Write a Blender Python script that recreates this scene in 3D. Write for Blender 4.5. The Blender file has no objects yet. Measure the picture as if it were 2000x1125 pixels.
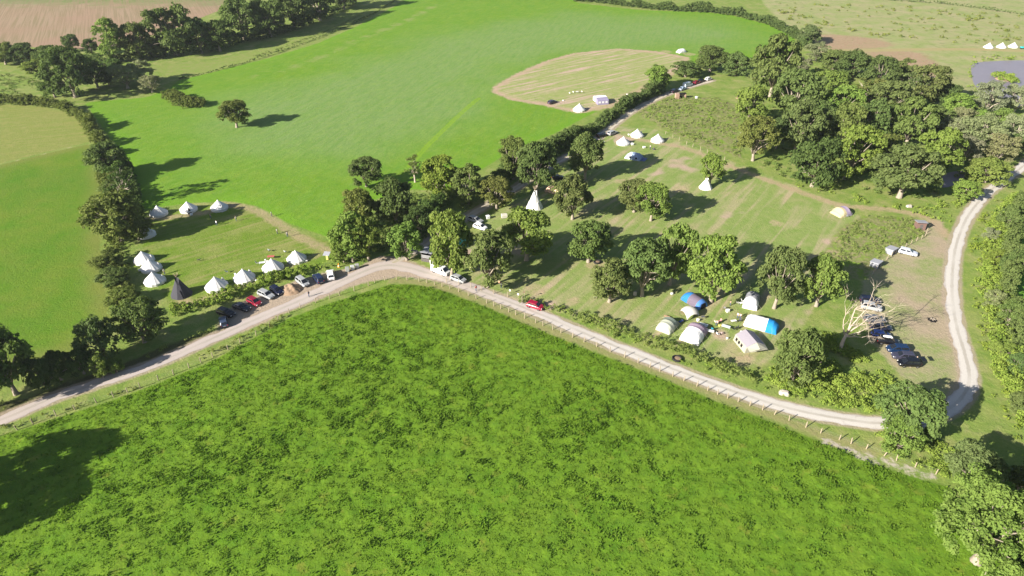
import bpy, math, numpy as np
R = math.radians
C = bpy.context.scene.collection
sc = bpy.context.scene

# ------------------------------------------------------------------ camera, sky, sun, exposure
CAM_H, PITCH, FPX = 90.0, R(33.0), 1333.0
cam_d = bpy.data.cameras.new('camera'); cam = bpy.data.objects.new('camera', cam_d); C.objects.link(cam)
cam.location = (0, 0, CAM_H); cam.rotation_euler = (R(90) - PITCH, 0, 0)
cam_d.sensor_width = 36; cam_d.lens = 36 * FPX / 2000; cam_d.clip_end = 8000
sc.camera = cam
SUN_AZ, SUN_EL = 35.0, 25.0            # the light travels towards SUN_AZ (from +x, anticlockwise)
w = bpy.data.worlds.new('World'); sc.world = w; w.use_nodes = True
sky = w.node_tree.nodes.new('ShaderNodeTexSky'); sky.sky_type = 'NISHITA'; sky.sun_disc = False
sky.sun_elevation = R(SUN_EL); sky.sun_rotation = R(270 - SUN_AZ)
bg = w.node_tree.nodes['Background']; bg.inputs['Strength'].default_value = 0.05
w.node_tree.links.new(sky.outputs[0], bg.inputs['Color'])
sl = bpy.data.lights.new('sun', 'SUN'); sl.energy = 5.0; sl.angle = R(0.5); sl.color = (1.0, 0.93, 0.82)
so = bpy.data.objects.new('sun', sl); C.objects.link(so); so.location = (0, 0, 200)
so.rotation_euler = (R(90 - SUN_EL), 0, R(SUN_AZ - 90))
sc.view_settings.view_transform = 'Standard'; sc.view_settings.look = 'None'
sc.view_settings.exposure = 1.45; sc.view_settings.gamma = 1

# ------------------------------------------------------------------ geometry helpers
cp, sp = math.cos(PITCH), math.sin(PITCH)
def at(x, y, z=0.0):
    """ground point seen at a pixel of the 2000 x 1125 photograph"""
    u = (x - 1000) / FPX; v = (y - 562.5) / FPX
    t = (z - CAM_H) / (-sp - v * cp)
    return np.array([u * t, (cp - v * sp) * t])
def depth(X, Y, Z=0.0): return Y * cp - (Z - CAM_H) * sp
def ppm(x, y):
    a = at(x, y); return FPX / depth(*a)
def P(pts): return np.array([at(*p) for p in pts])

def hash2(ix, iy, s):
    h = (ix.astype(np.int64) * 374761393 + iy.astype(np.int64) * 668265263 + s * 982451653) & 0xffffffff
    h = ((h ^ (h >> 13)) * 1274126177) & 0xffffffff
    return ((h ^ (h >> 16)) & 0xffff) / 65535.0
def vnoise(x, y, scale, s=0):
    x = np.asarray(x) / scale; y = np.asarray(y) / scale
    ix = np.floor(x); iy = np.floor(y); fx = x - ix; fy = y - iy
    fx = fx * fx * (3 - 2 * fx); fy = fy * fy * (3 - 2 * fy)
    a = hash2(ix, iy, s); b = hash2(ix + 1, iy, s); c = hash2(ix, iy + 1, s); d = hash2(ix + 1, iy + 1, s)
    return (a * (1 - fx) + b * fx) * (1 - fy) + (c * (1 - fx) + d * fx) * fy
def seg_dist(px, py, pts, closed):
    n = len(pts); best = np.full(px.shape, 1e9)
    for i in range(n if closed else n - 1):
        a = pts[i]; b = pts[(i + 1) % n]; d = b - a; L = max(d @ d, 1e-9)
        t = np.clip(((px - a[0]) * d[0] + (py - a[1]) * d[1]) / L, 0, 1)
        q = (px - a[0] - t * d[0]) ** 2 + (py - a[1] - t * d[1]) ** 2
        np.minimum(best, q, out=best)
    return np.sqrt(best)
def inside(px, py, pts):
    r = np.zeros(px.shape, bool); n = len(pts)
    for i in range(n):
        a = pts[i]; b = pts[(i + 1) % n]
        if a[1] == b[1]: continue
        c = ((a[1] > py) != (b[1] > py)) & (px < (b[0] - a[0]) * (py - a[1]) / (b[1] - a[1]) + a[0])
        r ^= c
    return r
def sdf(px, py, pts):
    d = seg_dist(px, py, pts, True)
    return np.where(inside(px, py, pts), d, -d)
def smooth_line(pts, step=1.0):
    pts = np.asarray(pts, float); out = []
    n = len(pts)
    for i in range(n - 1):
        p0, p1, p2, p3 = pts[max(i - 1, 0)], pts[i], pts[i + 1], pts[min(i + 2, n - 1)]
        k = max(2, int(np.linalg.norm(p2 - p1) / step))
        for j in range(k):
            t = j / k
            out.append(0.5 * (2 * p1 + (p2 - p0) * t + (2 * p0 - 5 * p1 + 4 * p2 - p3) * t * t + (3 * p1 - p0 - 3 * p2 + p3) * t ** 3))
    out.append(pts[-1]); return np.array(out)

def np_mesh(name, V, F, mat=None, smooth=False, mids=None, attrs=None):
    """mesh from arrays; F is (n,k) or a list of index lists"""
    m = bpy.data.meshes.new(name)
    V = np.asarray(V, np.float32)
    if isinstance(F, np.ndarray):
        n, k = F.shape; flat = F.ravel(); tot = np.full(n, k)
    else:
        n = len(F); tot = np.array([len(f) for f in F]); flat = np.concatenate([np.asarray(f) for f in F])
    m.vertices.add(len(V)); m.vertices.foreach_set('co', V.ravel())
    m.loops.add(len(flat)); m.loops.foreach_set('vertex_index', flat.astype(np.int32))
    m.polygons.add(n)
    m.polygons.foreach_set('loop_start', np.concatenate([[0], np.cumsum(tot)[:-1]]).astype(np.int32))
    m.polygons.foreach_set('loop_total', tot.astype(np.int32))
    if mids is not None: m.polygons.foreach_set('material_index', np.asarray(mids, np.int32))
    m.polygons.foreach_set('use_smooth', np.full(n, smooth))
    for k2, v in (attrs or {}).items():
        a = m.attributes.new(k2, 'FLOAT', 'POINT'); a.data.foreach_set('value', np.asarray(v, np.float32))
    m.update(calc_edges=True)
    for x in (mat if isinstance(mat, (list, tuple)) else [mat] if mat else []): m.materials.append(x)
    return m

class MB:
    """collects solid shapes, then makes one mesh"""
    def __init__(s): s.V = []; s.F = []; s.M = []
    def add(s, V, F, m=0):
        o = len(s.V); s.V += [tuple(map(float, v)) for v in V]; s.F += [[i + o for i in f] for f in F]; s.M += [m] * len(F); return s
    def box(s, c, size, rz=0.0, m=0, taper=1.0, bev=0.0):
        x, y, z = [d / 2 for d in size]; ca, sa = math.cos(rz), math.sin(rz); V = []
        if bev <= 0:
            for k in (-1, 1):
                t = taper if k > 0 else 1
                for i, j in ((-1, -1), (1, -1), (1, 1), (-1, 1)): V.append((i * x * t, j * y * t, k * z))
            F = [[3, 2, 1, 0], [4, 5, 6, 7], [0, 1, 5, 4], [1, 2, 6, 5], [2, 3, 7, 6], [3, 0, 4, 7]]
        else:
            b = min(bev, x * .9, y * .9, z * .9); rings = []
            for zz, ins in ((-z, b), (-z + b, 0), (z - b, 0), (z, b)):
                t = taper if zz > 0 else 1
                X, Y = x * t - ins, y * t - ins
                rings.append([(X, -Y + b, zz), (X, Y - b, zz), (X - b, Y, zz), (-X + b, Y, zz), (-X, Y - b, zz), (-X, -Y + b, zz), (-X + b, -Y, zz), (X - b, -Y, zz)])
            V = [v for r in rings for v in r]; F = s._lf(4, 8, True)
        V = [(c[0] + a * ca - b2 * sa, c[1] + a * sa + b2 * ca, c[2] + d) for a, b2, d in V]
        return s.add(V, F, m)
    def _lf(s, nr, n, caps):
        F = [[i * n + j, i * n + (j + 1) % n, (i + 1) * n + (j + 1) % n, (i + 1) * n + j] for i in range(nr - 1) for j in range(n)]
        if caps: F += [list(range(n))[::-1], [(nr - 1) * n + j for j in range(n)]]
        return F
    def loft(s, rings, caps=True, m=0):
        n = len(rings[0]); return s.add([v for r in rings for v in r], s._lf(len(rings), n, caps), m)
    def tube(s, pts, rad, n=6, m=0):
        pts = [np.array(p, float) for p in pts]
        rad = rad if isinstance(rad, (list, tuple)) else [rad] * len(pts); rings = []
        for i, p in enumerate(pts):
            d = pts[min(i + 1, len(pts) - 1)] - pts[max(i - 1, 0)]; d /= max(np.linalg.norm(d), 1e-9)
            a = np.cross(d, (0, 0, 1) if abs(d[2]) < .9 else (1, 0, 0)); a /= np.linalg.norm(a); b = np.cross(d, a)
            rings.append([p + rad[i] * (a * math.cos(t) + b * math.sin(t)) for t in np.linspace(0, 2 * math.pi, n, False)])
        return s.loft(rings, True, m)
    def cone(s, prof, n=16, c=(0, 0, 0), m=0, scal=0.0, ph=0.0):
        rings = [[(c[0] + r * (1 + scal * ((j % 2) - .5)) * math.cos(ph + 2 * math.pi * j / n), c[1] + r * (1 + scal * ((j % 2) - .5)) * math.sin(ph + 2 * math.pi * j / n), c[2] + z) for j in range(n)] for r, z in prof]
        return s.loft(rings, True, m)
    def ball(s, c, r, n=8, k=5, m=0):
        r = r if isinstance(r, tuple) else (r, r, r)
        return s.loft([[(c[0] + r[0] * math.sin(t) * math.cos(q), c[1] + r[1] * math.sin(t) * math.sin(q), c[2] - r[2] * math.cos(t)) for q in np.linspace(0, 2 * math.pi, n, False)] for t in np.linspace(.12, math.pi - .12, k)], True, m)
    def mesh(s, name, mat, smooth=False): return np_mesh(name, np.array(s.V), s.F, mat, smooth, s.M)
    def build(s, name, mat, parent=None, smooth=False): return obj(name, s.mesh(name, mat, smooth), parent)

def obj(name, mesh, parent=None):
    o = bpy.data.objects.new(name, mesh); C.objects.link(o)
    if parent is not None: o.parent = parent
    return o
def tag(o, label=None, cat=None, group=None, kind=None):
    for k, v in (('label', label), ('category', cat), ('group', group), ('kind', kind)):
        if v: o[k] = v
    return o
def thing(name, label, cat, loc=(0, 0), rz=0.0, group=None, z=0.0):
    o = bpy.data.objects.new(name, None); C.objects.link(o); o.empty_display_size = .3
    o.location = (loc[0], loc[1], z); o.rotation_euler = (0, 0, rz)
    return tag(o, label, cat, group)
def dup(root, loc, rz=0.0, label=None, scale=None):
    def cpy(o, par):
        c = o.copy(); C.objects.link(c)
        if par is not None: c.parent = par
        for ch in o.children: cpy(ch, c)
        return c
    r = cpy(root, None); r.location = (loc[0], loc[1], 0); r.rotation_euler = (0, 0, rz)
    if label: r['label'] = label
    if scale: r.scale = scale
    return r
def heading(a, b):
    d = at(*b) - at(*a); return math.atan2(d[1], d[0])

# ------------------------------------------------------------------ node helpers
class NT:
    def __init__(s, name):
        s.mat = bpy.data.materials.new(name); s.mat.use_nodes = True; s.t = s.mat.node_tree; s.t.nodes.clear()
        s.out = s.n('ShaderNodeOutputMaterial')
    def n(s, t, **k):
        x = s.t.nodes.new(t)
        for a, b in k.items(): setattr(x, a, b)
        return x
    def put(s, sock, v):
        if hasattr(v, 'is_output') or isinstance(v, bpy.types.NodeSocket): s.t.links.new(v, sock)
        elif isinstance(v, (tuple, list)) and len(v) == 3 and sock.type == 'RGBA': sock.default_value = (*v, 1)
        else: sock.default_value = v
    def math(s, op, a, b=0.0, c=None, clamp=False):
        x = s.n('ShaderNodeMath', operation=op); x.use_clamp = clamp; s.put(x.inputs[0], a); s.put(x.inputs[1], b)
        if c is not None: s.put(x.inputs[2], c)
        return x.outputs[0]
    def mix(s, f, a, b, mode='MIX'):
        x = s.n('ShaderNodeMix', data_type='RGBA', blend_type=mode); s.put(x.inputs[0], f); s.put(x.inputs[6], a); s.put(x.inputs[7], b); return x.outputs[2]
    def pos(s): return s.n('ShaderNodeNewGeometry').outputs['Position']
    def noise(s, scale, detail=3.0, rough=.55, vec=None, dist=0.0):
        x = s.n('ShaderNodeTexNoise'); s.put(x.inputs['Vector'], vec if vec is not None else s.pos())
        x.inputs['Scale'].default_value = scale; x.inputs['Detail'].default_value = detail; x.inputs['Roughness'].default_value = rough; x.inputs['Distortion'].default_value = dist
        return x.outputs['Fac']
    def map(s, v, a, b, c=0.0, d=1.0, smooth=False):
        x = s.n('ShaderNodeMapRange'); x.interpolation_type = 'SMOOTHSTEP' if smooth else 'LINEAR'; s.put(x.inputs[0], v)
        for i, q in enumerate((a, b, c, d)): s.put(x.inputs[i + 1], q)
        return x.outputs[0]
    def attr(s, name): return s.n('ShaderNodeAttribute', attribute_name=name).outputs['Fac']
    def dot(s, v, d):
        x = s.n('ShaderNodeVectorMath', operation='DOT_PRODUCT'); s.put(x.inputs[0], v); x.inputs[1].default_value = d; return x.outputs['Value']
    def comb(s, a, b, c=0.0):
        x = s.n('ShaderNodeCombineXYZ'); s.put(x.inputs[0], a); s.put(x.inputs[1], b); s.put(x.inputs[2], c); return x.outputs[0]
    def bsdf(s, color, rough=.8, spec=.2, metal=0.0, normal=None):
        b = s.n('ShaderNodeBsdfPrincipled'); s.put(b.inputs['Base Color'], color); s.put(b.inputs['Roughness'], rough)
        b.inputs['Specular IOR Level'].default_value = spec; b.inputs['Metallic'].default_value = metal
        if normal is not None: s.t.links.new(normal, b.inputs['Normal'])
        s.t.links.new(b.outputs[0], s.out.inputs[0]); return b
    def bump(s, h, strength, dist):
        x = s.n('ShaderNodeBump'); s.put(x.inputs['Height'], h); x.inputs['Strength'].default_value = strength; x.inputs['Distance'].default_value = dist; return x.outputs[0]

def simple(name, col, rough=.7, spec=.3, metal=0.0, var=.12, scale=6.0):
    t = NT(name); tc = t.n('ShaderNodeTexCoord').outputs['Object']
    f = t.noise(scale, 3, .6, tc)
    t.bsdf(t.mix(f, tuple(c * (1 - var) for c in col), tuple(min(1, c * (1 + var)) for c in col)), rough, spec, metal)
    return t.mat
def tinted(name, rough=.5, spec=.4, var=.1, coat=0.0):
    """colour taken from the object's own colour"""
    t = NT(name); oc = t.n('ShaderNodeObjectInfo').outputs['Color']
    f = t.map(t.noise(4, 3, .6, t.n('ShaderNodeTexCoord').outputs['Object']), .2, .8, 1 - var, 1 + var)
    b = t.bsdf(t.mix(1.0, oc, t.comb(f, f, f), 'MULTIPLY'), rough, spec)
    if coat: b.inputs['Coat Weight'].default_value = coat; b.inputs['Coat Roughness'].default_value = .05
    return t.mat
def leaf_mat(name, base, warm, trans=.28):
    t = NT(name); oi = t.n('ShaderNodeObjectInfo'); tint = t.attr('tint')
    c = t.mix(tint, base, warm)
    big = t.noise(.45, 2, .5); c = t.mix(t.map(big, .35, .7, 0, .55), c, warm)
    c = t.mix(1.0, c, oi.outputs['Color'], 'MULTIPLY')
    d = t.n('ShaderNodeBsdfDiffuse'); t.put(d.inputs[0], c)
    tr = t.n('ShaderNodeBsdfTranslucent'); t.put(tr.inputs[0], t.mix(1.0, c, (1.0, 1.15, .5), 'MULTIPLY'))
    m = t.n('ShaderNodeMixShader'); m.inputs[0].default_value = trans
    t.t.links.new(d.outputs[0], m.inputs[1]); t.t.links.new(tr.outputs[0], m.inputs[2])
    t.t.links.new(m.outputs[0], t.out.inputs[0]); return t.mat

M = {}
M['leaf'] = leaf_mat('oak_foliage', (.082, .124, .036), (.152, .194, .062), .34)
M['leaf_pale'] = leaf_mat('willow_foliage', (.14, .175, .075), (.22, .245, .12))
M['scrub'] = leaf_mat('scrub_foliage', (.092, .148, .030), (.185, .225, .062))
M['blade'] = leaf_mat('grass_blades', (.060, .135, .020), (.146, .236, .026), .45)
M['bark'] = simple('bark', (.27, .23, .185), .9, .1, var=.3)
M['bark_pale'] = simple('pale_bark', (.36, .31, .25), .9, .1, var=.25)
M['deadwood'] = simple('bleached_wood', (.42, .355, .29), .85, .1, var=.2)
M['canvas'] = simple('white_canvas', (.62, .61, .60), .85, .1, var=.05, scale=2)
M['canvas_dark'] = simple('black_canvas', (.045, .045, .055), .8, .2, var=.2)
M['rope'] = simple('rope', (.5, .46, .38), .9, .1)
M['pole'] = simple('wood_pole', (.42, .33, .24), .8, .2, var=.2)
M['dark'] = simple('dark_opening', (.015, .014, .014), .9, .1)
M['paint'] = tinted('car_paint', .30, .4, .04, .35)
M['cloth'] = tinted('tent_fabric', .75, .2, .07)
M['plastic'] = tinted('plastic', .5, .4, .06)
M['glass'] = simple('car_glass', (.012, .014, .018), .06, .8, var=.1)
M['rubber'] = simple('rubber', (.02, .02, .02), .9, .2)
M['alloy'] = simple('alloy', (.45, .45, .46), .35, .5, .7)
M['trim'] = simple('black_trim', (.03, .03, .032), .6, .3)
M['lamp_clear'] = simple('clear_lamp_glass', (.6, .6, .6), .15, .6)
M['lamp_red'] = simple('red_lamp_glass', (.30, .012, .010), .2, .6)
M['post'] = simple('fence_post', (.31, .26, .19), .9, .1, var=.3)
M['wire'] = simple('fence_wire', (.35, .34, .32), .5, .4, .5)
M['boards'] = simple('weathered_boards', (.10, .09, .085), .9, .1, var=.35)
M['roofing'] = simple('grey_roofing', (.27, .28, .31), .7, .3, var=.15)
M['brownboard'] = simple('brown_boards', (.16, .10, .085), .9, .1, var=.3)
M['skin'] = simple('skin', (.48, .29, .21), .6, .3, var=.08)
M['hair'] = simple('hair', (.05, .03, .02), .7, .3)
M['shoe'] = simple('shoe', (.05, .05, .05), .7, .2)
M['denim'] = simple('trousers', (.07, .09, .15), .85, .1)
M['stone'] = simple('stone', (.36, .33, .29), .95, .1, var=.25)
t = NT('brick'); br = t.n('ShaderNodeTexBrick'); t.put(br.inputs['Vector'], t.n('ShaderNodeTexCoord').outputs['Object'])
br.inputs['Scale'].default_value = 4; t.put(br.inputs['Color1'], (.34, .22, .165)); t.put(br.inputs['Color2'], (.28, .175, .13)); t.put(br.inputs['Mortar'], (.45, .4, .35)); t.bsdf(br.outputs[0], .9, .1); M['brick'] = t.mat
t = NT('soil'); t.bsdf(t.mix(t.noise(1.2, 5), (.20, .135, .09), (.33, .24, .165)), .95, .05); M['soil'] = t.mat

# ------------------------------------------------------------------ layout: lines and zones (pixels of the photograph, laid on the ground)
TRACK = [(-260, 905), (-120, 862), (0, 821), (100, 779), (200, 746), (300, 712), (400, 668), (500, 624), (600, 581), (690, 539), (760, 518), (850, 538), (950, 573), (1050, 612), (1150, 655), (1250, 696), (1350, 734), (1450, 770), (1550, 800), (1650, 819), (1720, 827), (1800, 822), (1858, 795), (1886, 765), (1893, 735), (1884, 690), (1869, 640), (1860, 580), (1861, 520), (1870, 470), (1892, 420), (1930, 376), (1985, 335), (2060, 280), (2150, 235)]
LANE = [(762, 517), (800, 495), (850, 462), (905, 428), (950, 402), (1000, 372), (1045, 342), (1095, 312), (1150, 283), (1200, 243), (1240, 214), (1280, 194), (1325, 176), (1390, 157)]
FENCE_W = [(-90, 880), (5, 850), (110, 812), (225, 775), (300, 747), (400, 705), (500, 655), (565, 612), (628, 588), (700, 566), (732, 552)]
FENCE_E = [(732, 552), (765, 546), (808, 549), (845, 555), (890, 568), (950, 592), (1025, 622), (1120, 660), (1212, 695), (1313, 735), (1413, 775), (1500, 805), (1600, 845), (1700, 880), (1760, 903), (1845, 932)]
Z = {
 'meadow': [(-300, 940), (-100, 885), (0, 852), (110, 817), (225, 780), (300, 752), (400, 712), (480, 670), (565, 622), (630, 597), (700, 575), (760, 556), (808, 555), (850, 562), (950, 600), (1025, 632), (1120, 672), (1212, 708), (1313, 748), (1413, 790), (1500, 822), (1600, 862), (1700, 902), (1760, 925), (1850, 950), (1910, 1010), (2100, 1150), (2100, 1400), (-300, 1400)],
 'crop': [(165, 200), (200, 250), (240, 300), (262, 350), (280, 410), (310, 404), (380, 396), (450, 394), (500, 402), (560, 435), (650, 466), (690, 440), (700, 400), (800, 370), (870, 372), (950, 325), (1000, 295), (1080, 262), (1180, 210), (1260, 170), (1310, 140), (1380, 118), (1480, 112), (1562, 100), (1550, 72), (1500, 48), (1430, 30), (1380, 24), (1250, 20), (1130, 6), (1060, -30), (830, -30), (772, 12), (700, 50), (620, 85), (520, 115), (420, 140), (352, 156), (330, 172), (290, 190)],
 'leftfield': [(-200, 370), (0, 322), (90, 300), (180, 280), (198, 310), (202, 380), (195, 450), (198, 520), (208, 580), (218, 625), (180, 660), (140, 692), (60, 705), (-200, 760)],
 'leftmown': [(-200, 200), (0, 203), (80, 208), (140, 222), (172, 245), (182, 275), (90, 297), (0, 319), (-200, 365)],
 'plough': [(-300, 95), (0, 92), (60, 92), (120, 95), (170, 98), (200, 95), (240, 85), (330, 60), (430, 20), (480, -10), (520, -60), (-300, -70)],
 'mown': [(960, 180), (966, 168), (1000, 148), (1060, 121), (1120, 104), (1210, 95), (1280, 100), (1350, 113), (1310, 150), (1260, 175), (1200, 208), (1130, 222), (1060, 206), (1000, 196)],
 'campa': [(285, 425), (370, 404), (470, 398), (520, 422), (575, 452), (648, 474), (650, 505), (585, 540), (500, 563), (400, 600), (340, 610), (310, 560), (278, 490)],
 'campb': [(985, 583), (1100, 612), (1300, 668), (1450, 720), (1530, 700), (1590, 600), (1640, 505), (1685, 425), (1640, 398), (1580, 374), (1500, 343), (1420, 312), (1330, 278), (1280, 252), (1205, 246), (1160, 290), (1080, 352), (1000, 392), (950, 425), (910, 480), (905, 540)],
 'carpark': [(1690, 535), (1720, 505), (1785, 465), (1790, 430), (1840, 430), (1852, 470), (1850, 560), (1862, 640), (1876, 690), (1880, 735), (1845, 790), (1790, 765), (1760, 735), (1700, 668), (1675, 600)],
 'garden': [(1640, 445), (1690, 420), (1790, 425), (1812, 460), (1785, 470), (1722, 502), (1690, 545), (1640, 545), (1600, 512)],
 'moor': [(1480, -40), (1490, 5), (1520, 40), (1580, 70), (1600, 100), (1690, 105), (1760, 120), (1850, 170), (1890, 200), (2200, 230), (2300, -60)],
 'heath_a': [(1590, 68), (1640, 68), (1710, 76), (1752, 90), (1700, 96), (1620, 99), (1596, 92)],
 'heath_b': [(1680, 100), (1740, 97), (1800, 104), (1835, 128), (1852, 155), (1820, 158), (1770, 132), (1715, 118)],
 'roughbank': [(1230, 215), (1300, 190), (1400, 190), (1450, 210), (1440, 260), (1450, 310), (1380, 290), (1300, 255)],
 'rightfield': [(1990, 400), (1972, 480), (1968, 560), (1985, 640), (2010, 700), (2300, 800), (2300, 300), (2050, 360)],
 'yard': [(425, 640), (432, 612), (480, 588), (540, 562), (590, 545), (645, 530), (700, 520), (745, 500), (790, 505), (850, 530), (870, 552), (780, 540), (700, 555), (560, 610), (470, 650)],
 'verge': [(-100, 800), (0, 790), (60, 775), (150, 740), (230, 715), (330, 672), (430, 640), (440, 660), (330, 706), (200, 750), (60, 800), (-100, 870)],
 'strip': [(290, 130), (420, 118), (540, 88), (640, 55), (720, 20), (760, -20), (820, -20), (772, 10), (700, 48), (620, 83), (520, 112), (420, 137), (340, 155)],
}
Zp = {k: P(v) for k, v in Z.items()}
track_line = smooth_line(P(TRACK), .8); lane_line = smooth_line(P(LANE), .8)
LINES = {   # worn paths and wheel lines on the ground: (points, half width in metres)
 'path_a': ([(1235, 270), (1290, 280), (1340, 290), (1420, 322), (1500, 352), (1580, 381), (1650, 402), (1740, 410), (1815, 428), (1850, 462)], 1.5),
 'path_b': ([(430, 397), (490, 408), (530, 428), (575, 458), (640, 488)], 1.6),
 'path_c': ([(285, 428), (330, 425), (400, 415), (450, 402)], 1.3),
 'path_d': ([(345, 600), (400, 585), (470, 560), (540, 530), (620, 498)], 1.2),
 'tram': ([(800, 325), (835, 285), (900, 222), (935, 192)], .9),
 'dry_a': ([(500, 148), (600, 122), (700, 78), (800, 38), (850, 10)], 2.6),
 'moorpath': ([(1598, 100), (1700, 99), (1800, 97), (1900, 97), (2000, 100), (2080, 102)], 2.6),
 'bare': ([(1620, 862), (1690, 890), (1720, 902), (1770, 916), (1815, 930)], .8),
 'fence_verge': ([(768, 548), (845, 556), (950, 592), (1025, 624), (1120, 662), (1212, 697), (1313, 737), (1413, 777), (1500, 808), (1600, 847), (1700, 884)], 1.15),
 'ditch': ([(0, 321), (60, 307), (120, 292), (180, 277)], .5),
}
Lp = {k: (smooth_line(P(v), 2.0), hw) for k, (v, hw) in LINES.items()}

# ------------------------------------------------------------------ ground: one sheet to the horizon
def axis(lo, hi, step, far, g=1.10):
    a = list(np.arange(lo, hi, step)); s = step
    while a[-1] < far: s *= g; a.append(a[-1] + s)
    return a
def axis_sym(c, step, far):
    a = axis(0, c, step, far); return np.array([-v for v in a[:0:-1]] + a)
xs = axis_sym(110, .6, 1500)
ys1 = list(np.arange(56, 150, .42)); s_ = .42
while ys1[-1] < 600: s_ = min(s_ * 1.008, 2.2); ys1.append(ys1[-1] + s_)
while ys1[-1] < 1600: s_ *= 1.1; ys1.append(ys1[-1] + s_)
ys0 = []; q = 56.0; s_ = .6
while q > -300: q -= s_; s_ *= 1.15; ys0.append(q)
ys = np.array(ys0[::-1] + ys1)
GX, GY = np.meshgrid(xs, ys); gx = GX.ravel(); gy = GY.ravel()
attrs = {}
for k, pts in Zp.items(): attrs[k] = np.clip(sdf(gx, gy, pts), -30, 60)
for k, (ln, hw) in Lp.items(): attrs[k] = np.clip(hw - seg_dist(gx, gy, ln, False), -20, 5)
dtrack = seg_dist(gx, gy, track_line[::3], False); dlane = seg_dist(gx, gy, lane_line[::3], False)
pt_ = [(1515, 436, 1.9), (1640, 470, 1.7), (1628, 497, 2.2), (1590, 506, 2.2), (1300, 101, 3.0), (1346, 106, 3.0), (1330, 609, 1.6), (1450, 700, 2.2), (1165, 517, 2.6), (430, 572, 2.0), (360, 590, 1.8), (1045, 565, 2.4), (1120, 588, 1.6), (1215, 355, 2.0), (1330, 370, 2.6)]
attrs['patches'] = np.clip(np.max([r_ - np.hypot(gx - at(x_, y_)[0], gy - at(x_, y_)[1]) for x_, y_, r_ in pt_], 0), -5, 5)
attrs['nearway'] = np.clip(np.minimum(dtrack, dlane), 0, 30)
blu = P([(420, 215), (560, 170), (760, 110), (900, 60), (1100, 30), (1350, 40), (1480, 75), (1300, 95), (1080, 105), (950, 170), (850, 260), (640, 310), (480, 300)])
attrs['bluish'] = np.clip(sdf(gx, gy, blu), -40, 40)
bump = (vnoise(gx, gy, 3.1, 1) * .12 + vnoise(gx, gy, 1.35, 2) * .17 + vnoise(gx, gy, .9, 3) * .12)
mask = np.clip(attrs['meadow'] / 3, 0, 1)
rough_m = np.clip((2.5 + np.minimum(dtrack, dlane) * 0 - 0) * 0, 0, 1)
for k in ('garden', 'roughbank', 'moor'): rough_m = np.maximum(rough_m, np.clip(attrs[k] / 3, 0, 1) * .7)
gz = bump * (mask + rough_m) * np.clip((np.minimum(dtrack, dlane) - 3.5) / 3, 0, 1)
POND = smooth_line(P([(1897, 140), (1903, 124), (1950, 119), (2010, 118), (2080, 122), (2090, 165), (2060, 200), (2000, 212), (1958, 200), (1928, 184), (1903, 165), (1897, 140)]), 2.0)[:-1]
POOL = smooth_line(P([(1835, 352), (1850, 338), (1880, 335), (1885, 348), (1862, 362), (1840, 366), (1835, 352)]), 1.0)[:-1]
wet = np.maximum(sdf(gx, gy, POND), sdf(gx, gy, POOL))
gz = np.where(wet > -3, gz * np.clip(-wet / 3, 0, 1), gz) - .5 * np.clip((wet + .5) / 2, 0, 1)
gz += np.clip(attrs['crop'] / 4, 0, 1) * (vnoise(gx, gy, 2.2, 7) * .08)
ny, nx = GX.shape; ii = np.arange(ny * nx).reshape(ny, nx)
F = np.stack([ii[:-1, :-1], ii[:-1, 1:], ii[1:, 1:], ii[1:, :-1]], -1).reshape(-1, 4)

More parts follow.
